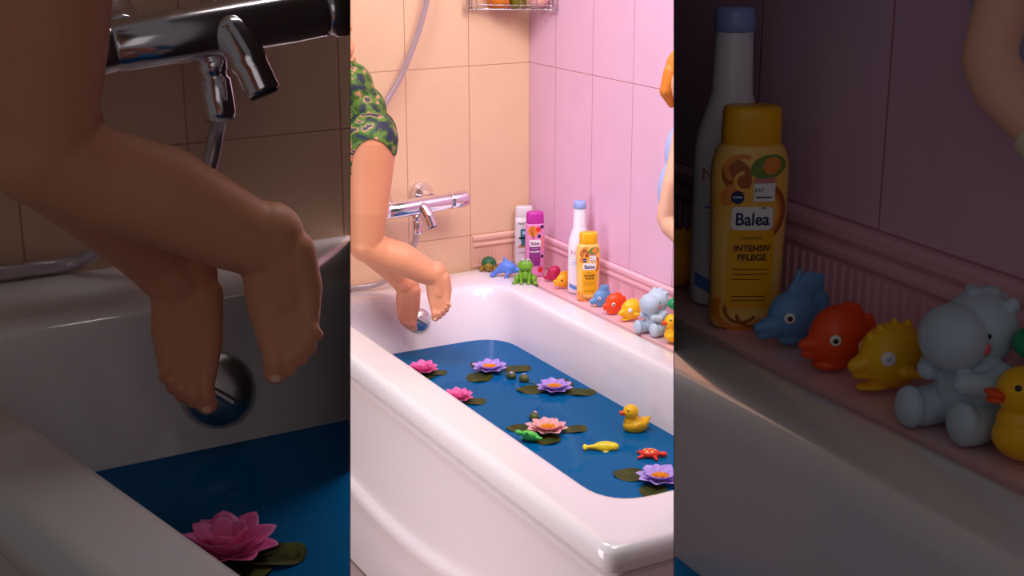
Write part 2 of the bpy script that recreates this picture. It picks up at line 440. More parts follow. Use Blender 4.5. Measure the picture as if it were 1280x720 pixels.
w = link('bath_water', water_mesh(LI, SK, XL, CL), M['water'], smooth=False); tag(w, 'dark blue water in the dim bathtub at the left', 'water')
# tile wall of the left bay
gx = (XL.inverted() @ on(232, 185, 1, A.y)).x
o_ = XL.inverted() @ CAM
def lb(x, y, plane_y=0):
    """point on the left bay's wall plane (local frame)"""
    d = XL.inverted().to_3x3() @ ray(x, y); c0 = XL.inverted() @ CAM; return c0 + d*((plane_y-c0.y)/d.y)
g1, g2, gv = lb(300, 176), lb(420, 160), lb(232, 150)
MLW = tile_mat('left_bay_wall_tiles', TILE, GROUT, 0, gv.x, (g1.z+g2.z)/2)
bm = bmesh.new(); box(bm, (-.95, 0, -ZL-.574), (.4, .05, 1.62))
inv = XL.inverted(); cl_l = (inv @ CL[0], inv.to_3x3() @ CL[1]); cut(bm, *cl_l)
wl = link('wall_left', bm, MLW, smooth=False); struct(wl); wl.matrix_world = XL

# right bay
B = Vector((-1.2543, -2.5253, .68759)); angR = math.atan2(.0406, .9992)
XR = Matrix.Translation(B) @ Matrix.Rotation(-math.atan2(.0406, .9992), 4, 'Z'); ZR = B.z
RO = (-.85, 0, -1.25, .55); RI = (-.76, -.094, -1.18, .42)
rtub = thing('bathtub', 'dim white bathtub rim at the right below the row of toys, seen close up', 'bathtub')
link('basin', tub_mesh(RO, RI, 0, -.143, XR, CR), M['acrylic'], rtub)
bm = shell((-.83, -.004, -1.23, .53), 0, -.055, -ZR-.574)
for v in bm.verts: v.co = XR @ v.co
cut(bm, *CR); link('side_panel', bm, M['panel'], rtub, False)
w = link('bath_water', water_mesh(RI, 0, XR, CR), M['water'], smooth=False); tag(w, 'corner of dark blue water in the dim bathtub at the right', 'water')
# shelf and wall: the wall runs from W1 (far) to W2 (near) in the bay frame
W1, W2 = Vector((.1185, -.111, 0)), Vector((.0972, -.4993, 0)); wd = (W1-W2).normalized()
Wa, Wb = W1+wd*.5, W2-wd*.30
bm = bmesh.new()
q = [Wa, Wb, Vector((.0, Wb.y, 0)), Vector((.0, Wa.y, 0))]
bridge(bm, [[Vector((p.x, p.y, z)) for p in q] for z in (-ZR-.574, -.002)], True, True)
for v in bm.verts: v.co = XR @ v.co
cut(bm, *CR); sh = struct(link('trim_4', bm, M['shelf'], smooth=False))
aw = math.atan2(-wd.x, wd.y); XW = XR @ Matrix.Translation(W1) @ Matrix.Rotation(aw, 4, 'Z')
def rbw(x, y):
    i = XW.inverted(); d = i.to_3x3() @ ray(x, y); c0 = i @ CAM; return c0 + d*(-c0.x/d.x)
gr1, gr2 = rbw(1104, 200), rbw(1274, 300)
h1, h2 = rbw(1062, 268.8), rbw(1276, 358)
HR = (h1.z+h2.z)/2
MRW = tile_mat('right_bay_wall_tiles', PINK, PGROUT, 1, gr1.y, HR)
bm = bmesh.new(); box(bm, (0, -.72, -ZR-.574), (.05, .55, 1.6))
iw = XW.inverted(); cut(bm, iw @ CR[0], iw.to_3x3() @ CR[1]); ww = struct(link('wall_right', bm, MRW, smooth=False)); ww.matrix_world = XW
bo = border('trim_5', (0, -.72, 0), (0, .54, 0), (-1, 0, 0), h=HR, m=M['ptrim'], cutter=(iw @ CR[0], iw.to_3x3() @ CR[1])); bo.matrix_world = XW

def az(x): return math.atan((x-640)/F)
def to_bay(P, bay, mode='ledge', k=1.0, yaw=0):
    """where the nearer twin of a thing at P stands: (location, yaw, size)"""
    x, y = pix(P); bx, by = bgp(x, y); z0 = depth(P)/S
    dy = -(az(bx)-az(x))
    if mode == 'free': return CAM+ray(bx, by)*z0*k, yaw+dy, k
    zz = {'ledge': (ZR if bay == 'R' else ZL), 'water': (ZR if bay == 'R' else ZL)-.143}[mode]
    L = on(bx, by, 2, zz); return L, yaw+dy, depth(L)/z0
print('GRID', gr1, gr2, h1, h2, g1, g2)

# ------------------------------------------------------------------ chrome mixer and hose
def make_tap(label):
    """origin on the wall at the mixer's centre; bar runs along local X, wall is local y=0 and the room is -y"""
    t = thing('bath_mixer_tap', label, 'tap')
    RX = Matrix.Rotation(R(90), 4, 'Y')
    bm = bmesh.new(); lathe(bm, [(.002, -.130), (.021, -.128), (.0235, -.120), (.0235, -.094), (.0225, -.092), (.0225, -.088), (.0235, -.086), (.0245, -.04), (.025, .02), (.0245, .07), (.0225, .098), (.0225, .102)], Matrix.Translation((0, -.095, 0)) @ RX)
    link('body', bm, M['chrome'], t)
    bm = bmesh.new(); lathe(bm, [(.0215, .103), (.0235, .105), (.0245, .112), (.0245, .150), (.022, .155), (.002, .156)], Matrix.Translation((0, -.095, 0)) @ RX)
    link('temperature_knob', bm, M['chrome'], t)
    for sx in (-.075, .055):
        bm = bmesh.new(); lathe(bm, [(.034, .0), (.034, .006), (.032, .018), (.026, .030), (.018, .040), (.014, .050), (.013, .095)], Matrix.Translation((sx, 0, .012)) @ Matrix.Rotation(R(90), 4, 'X'))
        link('wall_flange', bm, M['chrome'], t)
    bm = bmesh.new()
    tube(bm, spline([(.008, -.100, -.002), (.011, -.112, -.004), (.017, -.130, -.028), (.022, -.140, -.054)], 8), [.0175]*9+[.017]*8+[.0155]*8, 20)
    sp = link('spout', bm, M['chrome'], t)
    bm = bmesh.new(); tube(bm, [(.022, -.140, -.0535), (.0225, -.141, -.0565)], .0125, 20); link('aerator', bm, M['dark'], sp)
    bm = bmesh.new(); lathe(bm, [(.014, -.078), (.0145, -.07), (.0145, -.042), (.012, -.040), (.012, -.036), (.0135, -.034), (.0135, -.02)], Matrix.Translation((-.006, -.095, 0))); link('hose_connector', bm, M['chrome'], t)
    return t
tap = make_tap('chrome bath mixer tap on the brightly lit peach tiled wall')
tap.location = (-.415, 0, .232)
tap.rotation_euler = (0, R(-3.0), 0)
def hose_bm(pts, r=.0085): 
    b = bmesh.new(); tube(b, spline(pts, 14), r, 12); return b
cx = -.421
h = link('shower_hose', hose_bm([(cx, -.095, .158), (cx-.003, -.095, .135), (cx-.02, -.097, .095), (-.47, -.10, .055), (-.53, -.09, .022), (-.60, -.06, .010), (-.70, -.045, .009), (-.80, -.05, .010), (-.86, -.05, .05), (-.86, -.045, .15),
     (-.78, -.04, .24), (-.66, -.035, .31), tuple(on(461, 163, 1, -.035)), tuple(on(479, 133, 1, -.035)), tuple(on(500, 97, 1, -.035)), tuple(on(517, 56, 1, -.035)), tuple(on(528, 22, 1, -.035)), tuple(on(534, -6, 1, -.035)), tuple(on(538, -60, 1, -.035))]), M['hose'])
tag(h, 'silvery shower hose curving up the peach tiled wall', 'shower hose')
# left bay twin
def wall_pt(x, y, off=0): return XL @ lb(x, y, -off)
Pt = Vector(tap.location); bx, by = bgp(*pix(Pt+Vector((0, -.095, 0))))
Lw = lb(bx, by, -.095*1.12); kz = depth(XL @ Lw)/(depth(Pt+Vector((0, -.095, 0)))/S)
ltap = dup(tap, XL @ Vector((Lw.x, 0, Lw.z)), ang, kz, 'large dim chrome mixer tap close up on the dark tiled wall at the left')
ltap.rotation_euler = (0, R(-6.5), ang-R(1.5))
for ch in ltap.children:      # the knob end goes into the partition
    if ch.name.startswith(('temperature', 'body')):
        me = ch.data.copy(); ch.data = me; b = bmesh.new(); b.from_mesh(me)
        mw = Matrix.LocRotScale(ltap.location, ltap.rotation_euler, ltap.scale); im = mw.inverted()
        no = (im.to_3x3() @ CL[1]).normalized()
        cut(b, im @ CL[0], no); b.to_mesh(me); b.free()
con = Matrix.LocRotScale(ltap.location, ltap.rotation_euler, ltap.scale) @ Vector((-.006, -.095, -.072))
w3 = lambda x, y, o: wall_pt(x, y, o)
h = link('shower_hose', hose_bm([tuple(con), tuple(w3(*bgp(523, 300), .10)), tuple(w3(*bgp(519, 315), .10)), tuple(w3(*bgp(505, 333), .09)), tuple(w3(*bgp(480, 343), .05)), tuple(w3(*bgp(467, 350), .02)), tuple(w3(*bgp(450, 352.5), .02)), tuple(w3(*bgp(436, 354), .02)), tuple(w3(*bgp(420, 350), .02))], .0095), M['hose'])
tag(h, 'dim silvery hose hanging from the large tap at the left', 'shower hose')
lk = dup(knob, (0, 0, 0), 0, 1, 'large dim round overflow knob between the two feet at the left')
c0 = XL.inverted() @ CAM; bxk, byk = bgp(*pix(Pk)); dk = XL.inverted().to_3x3() @ ray(bxk, byk)
lk.location = XL @ (c0+dk*((-.247-c0.y)/dk.y)); kk = depth(lk.location)/(depth(Pk)/S); lk.scale = (kk,)*3; lk.rotation_euler = (R(-8), 0, ang-R(6))

# ------------------------------------------------------------------ bottles
def superell(u, a, b, n=2.6):
    u = max(-a*.999, min(a*.999, u)); return b*(1-abs(u/a)**n)**(1/n)
def bottle_body(bm, prof, n=2.6, seg=48):
    """prof: (z, half width, half depth)"""
    rings = []
    for z, a, b in prof:
        rings.append([Vector((a*math.copysign(abs(math.cos(t))**(2/n), math.cos(t)), b*math.copysign(abs(math.sin(t))**(2/n), math.sin(t)), z)) for t in [2*math.pi*k/seg for k in range(seg)]])
    bridge(bm, rings, True, True)
class Wrap:
    def __init__(s, prof, n): s.prof = prof; s.n = n
    def ab(s, z):
        p = s.prof
        for (z0, a0, b0), (z1, a1, b1) in zip(p, p[1:]):
            if z0 <= z <= z1:
                t = (z-z0)/max(z1-z0, 1e-9); return a0+(a1-a0)*t, b0+(b1-b0)*t
        return p[-1][1:] if z > p[-1][0] else p[0][1:]
    def pt(s, u, z, off):
        a, b = s.ab(z); y = superell(u, a, b, s.n); return Vector((u, -(y+off), z))
    def poly(s, name, pts, m, parent, off=.0004):
        """filled outline in (u, z), laid on the bottle's front"""
        bm = bmesh.new(); V = [bm.verts.new((u, 0, z)) for u, z in pts]; bm.faces.new(V)
        us = [p[0] for p in pts]; zs = [p[1] for p in pts]
        for ax, lo, hi in ((0, min(us), max(us)), (2, min(zs), max(zs))):
            k = lo+.002
            while k < hi:
                co = [0, 0, 0]; no = [0, 0, 0]; co[ax] = k; no[ax] = 1
                bmesh.ops.bisect_plane(bm, geom=bm.verts[:]+bm.edges[:]+bm.faces[:], plane_co=co, plane_no=no); k += .004
        for v in bm.verts: v.co = s.pt(v.co.x, v.co.z, off)
        for f in bm.faces:
            f.normal_update()
            if f.normal.y > 0: f.normal_flip()
        return link(name, bm, m, parent, 'keep')
    def rect(s, name, u0, u1, z0, z1, m, parent, off=.0004, r=0):
        if r:
            pts = []
            for cu, cz, a0 in ((u1-r, z1-r, 0), (u0+r, z1-r, 90), (u0+r, z0+r, 180), (u1-r, z0+r, 270)):
                for k in range(0, 91, 18): pts.append((cu+r*math.cos(R(a0+k)), cz+r*math.sin(R(a0+k))))
        else: pts = [(u0, z0), (u1, z0), (u1, z1), (u0, z1)]
        return s.poly(name, pts, m, parent, off)
    def disc(s, name, u, z, ru, rz, m, parent, off=.0005, rot=0, n=24):
        c, sn = math.cos(R(rot)), math.sin(R(rot)); pts = []
        for k in range(n):
            a = 2*math.pi*k/n; x, y = ru*math.cos(a), rz*math.sin(a); pts.append((u+x*c-y*sn, z+x*sn+y*c))
        return s.poly(name, pts, m, parent, off)
    def arc(s, name, u, z, r, a0, a1, w, m, parent, off=.0006, n=14, rz=None):
        rz = rz or r; o, i = [], []
        for k in range(n+1):
            a = R(a0+(a1-a0)*k/n); o.append((u+(r+w)*math.cos(a), z+(rz+w)*math.sin(a))); i.append((u+r*math.cos(a), z+rz*math.sin(a)))
        return s.poly(name, o+i[::-1], m, parent, off)
    def text(s, body, u, z, size, m, parent, off=.0008, wide=1.0, bold=0):
        cu = bpy.data.curves.new('t', 'FONT'); cu.body = body; cu.size = size; cu.align_x = 'CENTER'; cu.align_y = 'CENTER'; cu.resolution_u = 3; cu.offset = bold
        o = bpy.data.objects.new('t', cu); C.objects.link(o); dg = bpy.context.evaluated_depsgraph_get(); dg.update()
        me = bpy.data.meshes.new_from_object(o.evaluated_get(dg)); bpy.data.objects.remove(o)
        bm = bmesh.new(); bm.from_mesh(me)
        for v in bm.verts: v.co = s.pt(u+v.co.x*wide, z+v.co.y, off)
        for f in bm.faces:
            f.normal_update()
            if f.normal.y > 0: f.normal_flip()
        me2 = bpy.data.meshes.new('lettering'); bm.to_mesh(me2); bm.free(); me2.materials.append(m)
        r = bpy.data.objects.new('lettering', me2); C.objects.link(r); r.parent = parent; return r

def make_yellow_bottle(label):
    t = thing('shampoo_bottle', label, 'bottle')
    prof = [(0, .026, .015), (.002, .029, .017), (.01, .0300, .0185), (.05, .0310, .019), (.130, .0330, .0195), (.145, .0320, .019), (.155, .029, .0178), (.160, .0250, .0168)]
    bm = bmesh.new(); bottle_body(bm, prof, 2.5); b = link('bottle_body', bm, M['byellow'], t)
    bm = bmesh.new(); bottle_body(bm, [(.1585, .0245, .0165), (.160, .0252, .0172), (.186, .0245, .0165), (.190, .0235, .0155), (.191, .021, .0135)], 2.5); link('cap', bm, M['cyellow'], t)
    W = Wrap(prof, 2.5)
    W.disc('fruit_print', .012, .142, .0155, .0100, M['mango'], b, .0003, 12)
    W.disc('fruit_print', .0150, .143, .008, .0072, M['peach'], b, .0006, 20)
    W.disc('fruit_print', -.014, .134, .012, .015, M['almond'], b, .0003, 20)
    W.arc('fruit_print', -.010, .140, .011, 60, 230, .004, M['peach'], b, .0006, rz=.009)
    W.arc('fruit_print', -.008, .130, .006, 90, 300, .003, M['byellow'], b, .0008)
    W.disc('fruit_print', -.020, .118, .006, .010, M['peach'], b, .0004, -20)
    W.arc('fruit_print', .008, .104, .016, -75, 95, .0055, M['almond'], b, .0004, rz=.020)
    W.arc('fruit_print', .008, .104, .0145, -70, 90, .0025, M['peach'], b, .0007, rz=.0185)
    W.arc('fruit_print', -.006, .018, .018, 150, 330, .006, M['peach'], b, .0004, rz=.015)
    W.arc('fruit_print', -.006, .018, .012, 150, 330, .003, M['almond'], b, .0007, rz=.010)
    W.arc('fruit_print', .006, .014, .014, 180, 330, .003, M['almond'], b, .0006, rz=.010)
    W.rect('info_box', .000, .0185, .113, .1285, M['lwhite'], b, .0010)
    W.rect('info_box', .000, .0185, .129, .1325, M['redink'], b, .0011)
    W.text('pur', .005, .1235, .006, M['ink'], b, .0014); W.rect('info_line', .002, .0155, .116, .1173, M['ink'], b, .0014)
    W.disc('round_badge', -.0130, .1165, .0055, .0055, M['navy'], b, .0012); W.rect('round_badge', -.0170, -.0090, .116, .1175, M['lblueink'], b, .0014)
    W.rect('name_label', -.0175, .0175, .0885, .1085, M['lwhite'], b, .0011, r=.004)
    W.text('Balea', 0, .0975, .0150, M['navy'], b, .0016, .92, .0003); W.arc('lettering', .009, .106, .0015, 20, 160, .0008, M['navy'], b, .0016)
    W.rect('text_label', -.0195, .0195, .020, .0875, M['lyellow'], b, .0009)
    W.text('SHAMPOO', 0, .0815, .004, M['ink'], b, .0014); W.text('INTENSIV', .001, .0725, .0074, M['ink'], b, .0014, 1.0, .00025)
    W.text('PFLEGE', .001, .0645, .0074, M['ink'], b, .0014, 1.05, .00025)
    for z, u in ((.054, .015), (.0495, .015), (.045, .009), (.030, .015), (.0265, .015)): W.rect('text_line', -.015, u, z, z+.0007, M['ink'], b, .0013)
    return t
def make_lotion(label):
    t = thing('lotion_bottle', label, 'bottle')
    prof = [(0, .027, .019), (.003, .030, .022), (.02, .0305, .0225), (.13, .0305, .0225), (.150, .0285, .0215), (.168, .0225, .0195), (.185, .0175, .0165), (.235, .0160, .0155), (.238, .0155, .015)]
    bm = bmesh.new(); bottle_body(bm, prof, 2.1); b = link('bottle_body', bm, M['bwhite'], t)
    bm = bmesh.new(); lathe(bm, [(.016, .2365), (.0175, .238), (.0175, .246), (.0168, .248), (.0172, .252), (.0150, .2565), (.001, .257)]); link('cap', bm, M['capblue'], t)
    W = Wrap(prof, 2.1)
    W.text('NIVEA', -.002, .116, .017, M['redink'], b, .0008, 1.0)
    W.text('milk', -.010, .097, .008, M['lblueink'], b); W.rect('text_line', -.022, .01, .0880, .0895, M['blueink'], b); W.rect('text_line', -.022, .0, .083, .0842, M['lblueink'], b)
    W.poly('wave_print', [(-.028, .030), (-.015, .024), (0, .022), (.015, .026), (.027, .034), (.027, .018), (.015, .012), (0, .010), (-.015, .012), (-.028, .018)], M['blueink'], b)
    return t
def make_pink_bottle(label):
    t = thing('shampoo_bottle', label, 'bottle')
    prof = [(0, .0245, .0155), (.002, .0265, .017), (.01, .028, .018), (.08, .0285, .0185), (.155, .0275, .018), (.158, .0265, .0175)]
    bm = bmesh.new(); bottle_body(bm, prof, 2.8); b = link('bottle_body', bm, M['bpink'], t)
    bm = bmesh.new(); bottle_body(bm, [(.1575, .0255, .017), (.159, .0262, .0177), (.186, .0250, .0165), (.191, .0235, .015), (.192, .021, .013)], 2.8); link('cap', bm, M['cpink'], t)
    W = Wrap(prof, 2.8)
    W.disc('fruit_print', -.010, .137, .0145, .016, M['peach'], b, .0003, 20)
    for i in range(4): W.arc('fruit_print', -.004+.002*i, .140-.006*i, .013, 120, 250, .0016, M['almond'], b, .0006+i*.0001)
    W.disc('fruit_print', .006, .142, .0075, .0075, M['berry'], b, .001); W.disc('fruit_print', .017, .149, .006, .005, M['navy'], b, .0005)
    W.arc('fruit_print', .004, .102, .015, -70, 80, .0035, M['peach'], b, .0005, rz=.020)
    W.disc('round_badge', .008, .122, .005, .005, M['navy'], b, .0012)
    W.rect('text_label', -.021, .011, .033, .095, M['lpurple'], b, .0008)
    W.rect('name_label', -.0205, .0125, .091, .112, M['lwhite'], b, .0011, r=.004)
    W.text('Balea', -.004, .1005, .0135, M['lpurple'], b, .0016, .92, .0003)
    W.text('SHAMPOO', -.005, .0855, .004, M['lwhite'], b, .0014); W.text('VOLUMEN', -.005, .076, .0062, M['lwhite'], b, .0014, 1, .0003)
    for z in (.066, .060, .051): W.rect('text_line', -.017, .006, z, z+.0007, M['redink'], b, .0013)
    W.disc('round_badge', .017, .061, .005, .005, M['navy'], b, .0008); W.disc('fruit_print', .012, .021, .008, .009, M['berry'], b, .0006)
    return t
def make_white_bottle(label):
    t = thing('shampoo_bottle', label, 'bottle')
    prof = [(0, .0255, .014), (.002, .0275, .016), (.01, .0285, .017), (.13, .0275, .0165), (.150, .0265, .016)]
    bm = bmesh.new(); bottle_body(bm, prof, 3.2); b = link('bottle_body', bm, M['bwhite2'], t)
    bm = bmesh.new(); bottle_body(bm, [(.1503, .0262, .0158), (.151, .0265, .016), (.178, .0255, .0145), (.1815, .024, .013), (.182, .021, .011)], 3.2); link('cap', bm, M['bwhite2'], t)
    W = Wrap(prof, 3.2)
    W.text('PANTENE', .0, .131, .0090, M['navy'], b, .0008, .92, .0002); W.text('PRO-V', .0, .122, .0042, M['ink'], b)
    W.arc('emblem', -.001, .143, .004, 60, 260, .0008, M['gold'], b)
    W.poly('swirl_print', [(-.021, .058), (.022, .058), (.020, .090), (.008, .084), (-.006, .074)], M['gold'], b, .0004)
    W.rect('tube_print', -.012, .010, .078, .116, M['teal'], b, .0008, r=.004); W.rect('tube_print', -.009, .007, .064, .079, M['teal'], b, .0009)
    W.rect('tube_print', -.006, .004, .098, .108, M['lblueink'], b, .0011)
    W.rect('band_print', -.017, .016, .085, .0905, M['black'], b, .0013)
    W.text('aqua light', -.006, .043, .0055, M['navy'], b); return t
CAMAZ = math.atan2(-rt.y, rt.x)   # yaw making a bottle's front face the viewer
face = -CAMAZ                     # local -y towards the viewer
def place(o, x, y, z=0.0, yaw=0, s=1): o.location = on(x, y, 2, z); o.rotation_euler = (0, 0, yaw); o.scale = (s,)*3; return o
pan = place(make_white_bottle('white shampoo bottle with dark lettering in the far corner behind the green frog'), 655, 331, 0, face+R(4))
bpk = place(make_pink_bottle('pink shampoo bottle with magenta cap in the far corner behind the green frog'), 668.5, 344, 0, face+R(14))
niv = place(make_lotion('tall white lotion bottle with light blue cap on the lit ledge'), 725, 369, 0, face+R(6))
bal = place(make_yellow_bottle('yellow shampoo bottle with orange yellow cap on the brightly lit ledge'), 734.5, 374, 0, face+R(8))
bal.rotation_euler = (0, R(0), face+R(8))
# keep the two bottles from standing in each other
niv.location += Vector((.014, .030, 0)); niv.scale = (1.02, 1.02, 1.02)

# ------------------------------------------------------------------ rubber toys; each faces local +X, stands on z=0
def eyes(t, pts, r, n=None, white=True, pr=.55, m=None):
    for p, d in pts:
        p, d = Vector(p), Vector(d).normalized()
        if white:
            bm = bmesh.new(); ball(bm, p, (r, r, r*.45)); 
            bmesh.ops.transform(bm, matrix=Matrix.Translation(p) @ d.to_track_quat('Z', 'Y').to_matrix().to_4x4() @ Matrix.Translation(-p), verts=bm.verts)
            e = link('eye', bm, M['white'], t)
        bm = bmesh.new(); q = p+d*(r*.32 if white else 0); rr = r*pr if white else r
        ball(bm, q, (rr, rr, rr*.5)); bmesh.ops.transform(bm, matrix=Matrix.Translation(q) @ d.to_track_quat('Z', 'Y').to_matrix().to_4x4() @ Matrix.Translation(-q), verts=bm.verts)
        link('pupil' if white else 'eye', bm, m or M['black'], e if white else t)
def toy_frog(label):
    t = thing('toy_frog', label, 'bath toy')
    P = [('s', (-.002, 0, .024), (.017, .0195, .023)), ('s', (.004, 0, .054), (.0185, .0235, .017)), ('s', (.010, 0, .050), (.0135, .0225, .0115)),
         ('s', (.007, .009, .069), .0068), ('s', (.007, -.009, .069), .0068), ('s', (.012, 0, .026), (.009, .011, .015)),
         ('s', (.003, .024, .013), (.017, .010, .0125), (0, 0, 12)), ('s', (.003, -.024, .013), (.017, .010, .0125), (0, 0, -12)),
         ('s', (.016, .030, .0035), (.013, .008, .0045), (0, 0, 30)), ('s', (.016, -.030, .0035), (.013, .008, .0045), (0, 0, -30)),
         ('c', (.010, .015, .036), (.020, .011, .006), .0048, .0045), ('c', (.010, -.015, .036), (.020, -.011, .006), .0048, .0045),
         ('s', (.024, .011, .0035), (.007, .0065, .004)), ('s', (.024, -.011, .0035), (.007, .0065, .004))]
    blob('body', P, .0011, M['green'], t, 3)
    eyes(t, [((.0122, .0088, .0705), (1, .1, .15)), ((.0122, -.0088, .0705), (1, -.1, .15))], .0048)
    bm = bmesh.new(); tube(bm, [(.004+.0195*math.cos(R(a)), .0228*math.sin(R(a)), .050-.0030*math.cos(R(a*1.3))) for a in range(-62, 63, 6)], .0006, 6); link('mouth', bm, M['dkgreen'], t)
    return t
def toy_turtle(label):
    t = thing('toy_turtle', label, 'bath toy')
    blob('body', [('s', (0, 0, .018), (.024, .024, .015)), ('s', (.021, .002, .017), (.012, .0125, .013)), ('s', (.018, .022, .008), (.010, .007, .008)), ('s', (.018, -.022, .008), (.010, .007, .008)), ('s', (-.016, .020, .008), (.009, .007, .008)), ('s', (-.016, -.020, .008), (.009, .007, .008))], .0012, M['olive'], t)
    blob('shell', [('s', (-.002, 0, .026), (.023, .0235, .020)), ('s', (-.002, 0, .022), (.0255, .026, .006))], .0012, M['dkgreen'], t)
    eyes(t, [((.031, .006, .021), (1, .3, .2)), ((.031, -.004, .021), (1, -.3, .2))], .0018, white=False)
    return t
def toy_dolphin(label):
    t = thing('toy_dolphin', label, 'bath toy')
    bm = None
    P = [('s', (.004, 0, .027), (.026, .017, .018), (0, 12, 0)), ('c', (.022, 0, .022), (.038, 0, .019), .0105, .0055), ('c', (-.012, 0, .024), (-.036, 0, .008), .013, .005),
         ('c', (0, 0, .036), (-.006, 0, .056), .011, .0022), ('c', (.008, 0, .034), (-.004, 0, .052), .010, .0025), ('s', (-.038, .008, .006), (.009, .009, .0035), (0, 0, 30)), ('s', (-.038, -.008, .006), (.009, .009, .0035), (0, 0, -30)),
         ('c', (.008, .013, .016), (.000, .022, .003), .005, .003), ('c', (.008, -.013, .016), (.000, -.022, .003), .005, .003)]
    blob('body', P, .0011, M['blue'], t, 3)
    eyes(t, [((.0215, .0128, .029), (.5, 1, .3)), ((.0215, -.0128, .029), (.5, -1, .3))], .0014, white=False)
    return t
def toy_seal(label):
    t = thing('toy_seal', label, 'bath toy')
    blob('body', [('s', (.004, 0, .030), (.0165, .0155, .0165)), ('s', (.001, 0, .018), (.015, .014, .016)), ('c', (-.004, 0, .028), (-.012, 0, .014), .014, .011), ('c', (-.010, 0, .012), (-.024, 0, .009), .009, .005), ('c', (-.024, 0, .009), (-.031, 0, .016), .0045, .002), ('s', (.010, .012, .006), (.009, .005, .005)), ('s', (.010, -.012, .006), (.009, .005, .005))], .0011, M['crimson'], t)
    eyes(t, [((-.0045, .0132, .026), (-.2, 1, .2)), ((-.0045, -.0132, .026), (-.2, -1, .2))], .0016, white=True)
    return t
def toy_fish(label, m, kind):
    t = thing('toy_fish', label, 'bath toy')
    if kind == 'amber':
        P = [('s', (0, 0, .024), (.024, .016, .022)), ('c', (.018, 0, .020), (.028, 0, .024), .010, .0055), ('c', (.018, 0, .016), (.026, 0, .013), .008, .005), ('s', (-.004, 0, .043), (.016, .004, .010)), ('s', (-.028, 0, .022), (.010, .004, .015))]
        P += [('c', (-.012+.007*i, 0, .044), (-.014+.007*i, 0, .054-.001*abs(i-1)), .0035, .002) for i in range(4)]
        ey = (.010, .0150, .028, .0031)
    elif kind == 'blue':
        P = [('s', (0, 0, .027), (.023, .0155, .022), (0, -20, 0)), ('c', (.016, 0, .020), (.031, 0, .018), .010, .0050), ('c', (.016, 0, .016), (.028, 0, .011), .008, .0042), ('s', (-.010, 0, .050), (.018, .005, .013), (0, 28, 0)), ('s', (-.022, 0, .030), (.011, .005, .020)), ('s', (0, 0, .007), (.014, .010, .007))]
        P += [('c', (-.022+.007*i, 0, .048+.003*i), (-.025+.007*i, 0, .060+.002*i), .0035, .0018) for i in range(4)]
        ey = (.0095, .0140, .0285, .0048)
    elif kind == 'orange':
        P = [('s', (-.002, 0, .029), (.026, .0185, .0275)), ('c', (.014, 0, .024), (.029, 0, .024), .013, .0045), ('c', (.014, 0, .018), (.026, 0, .016), .011, .0045), ('s', (-.010, 0, .047), (.014, .006, .012)), ('s', (-.028, 0, .030), (.009, .005, .018)), ('s', (.002, 0, .006), (.018, .012, .006))]
        ey = (.0085, .0172, .031, .0048)
    else:
        P = [('s', (0, 0, .030), (.029, .023, .028)), ('c', (.022, 0, .027), (.034, 0, .024), .010, .0060), ('c', (.018, 0, .018), (.031, 0, .017), .008, .0045), ('c', (-.022, 0, .040), (-.034, 0, .052), .007, .003), ('s', (.014, 0, .005), (.018, .010, .003)), ('c', (.0, .022, .022), (-.016, .030, .020), .005, .003), ('c', (.0, -.022, .022), (-.016, -.030, .020), .005, .003)]
        P += [('c', (x, 0, z), (x*1.1, 0, z+.004), .0055, .0024) for x, z in ((-.012, .054), (0, .056), (.012, .052), (.020, .046))]
        ey = (.015, .0188, .034, .0062)
    b = blob('body', P, .0011, m, t, 2)
    x, y, z, r = ey
    # seat the eyes on the body's skin
    for sgn in (1, -1):
        hit, loc, nor, _ = b.ray_cast(Vector((x, sgn*.06, z)), Vector((0, -sgn, 0)))
        p = loc if hit else Vector((x, sgn*y, z)); nrm = nor if hit else Vector((0, sgn, 0))
        eyes(t, [(p, nrm)], r, white=(kind != 'amber'), pr=.5 if kind != 'puffer' else .42, m=M['lblueink'] if kind == 'puffer' else None)
    return t
def toy_hippo(label):
    t = thing('toy_hippo', label, 'bath toy')
    P = [('s', (-.006, 0, .034), (.029, .033, .036)), ('s', (-.006, 0, .086), (.029, .032, .030)), ('s', (.020, 0, .081), (.026, .030, .027)), ('s', (.0, 0, .060), (.022, .025, .02)),
         ('s', (-.016, .022, .108), (.006, .006, .007)), ('s', (-.016, -.022, .108), (.006, .006, .007)), ('s', (-.014, 0, .112), (.010, .009, .007)), ('s', (-.002, -.004, .113), (.007, .007, .006)), ('s', (-.026, 0, .106), (.007, .007, .007)),
         ('c', (-.002, .022, .018), (.018, .024, .016), .018, .017), ('c', (-.002, -.022, .018), (.024, -.024, .016), .018, .016), ('s', (.026, .024, .018), (.010, .016, .0185)), ('s', (.037, -.024, .018), (.010, .015, .018)),
         ('path', [(-.004, .029, .056), (.010, .031, .049), (.024, .020, .050)], [.010, .010, .0095]), ('path', [(-.004, -.029, .056), (.010, -.031, .049), (.024, -.020, .050)], [.010, .010, .0095]), ('s', (-.034, 0, .014), (.010, .008, .010))]
    b = blob('body', P, .0014, M['hippo'], t, 8)
    for sgn in (1, -1):
        for (x, z, r, m, nm) in ((.010, .088, .0022, 'black', 'eye'), (.012, .078, .0050, 'cheek', 'cheek')):
            hit, loc, nor, _ = b.ray_cast(Vector((x, sgn*.08, z)), Vector((0, -sgn, 0)))
            if not hit: continue
            bm = bmesh.new(); ball(bm, (0, 0, 0), (r, r, r*.4)); bmesh.ops.transform(bm, matrix=Matrix.Translation(loc) @ nor.to_track_quat('Z', 'Y').to_matrix().to_4x4(), verts=bm.verts)
            link(nm, bm, M[m], t)
    return t
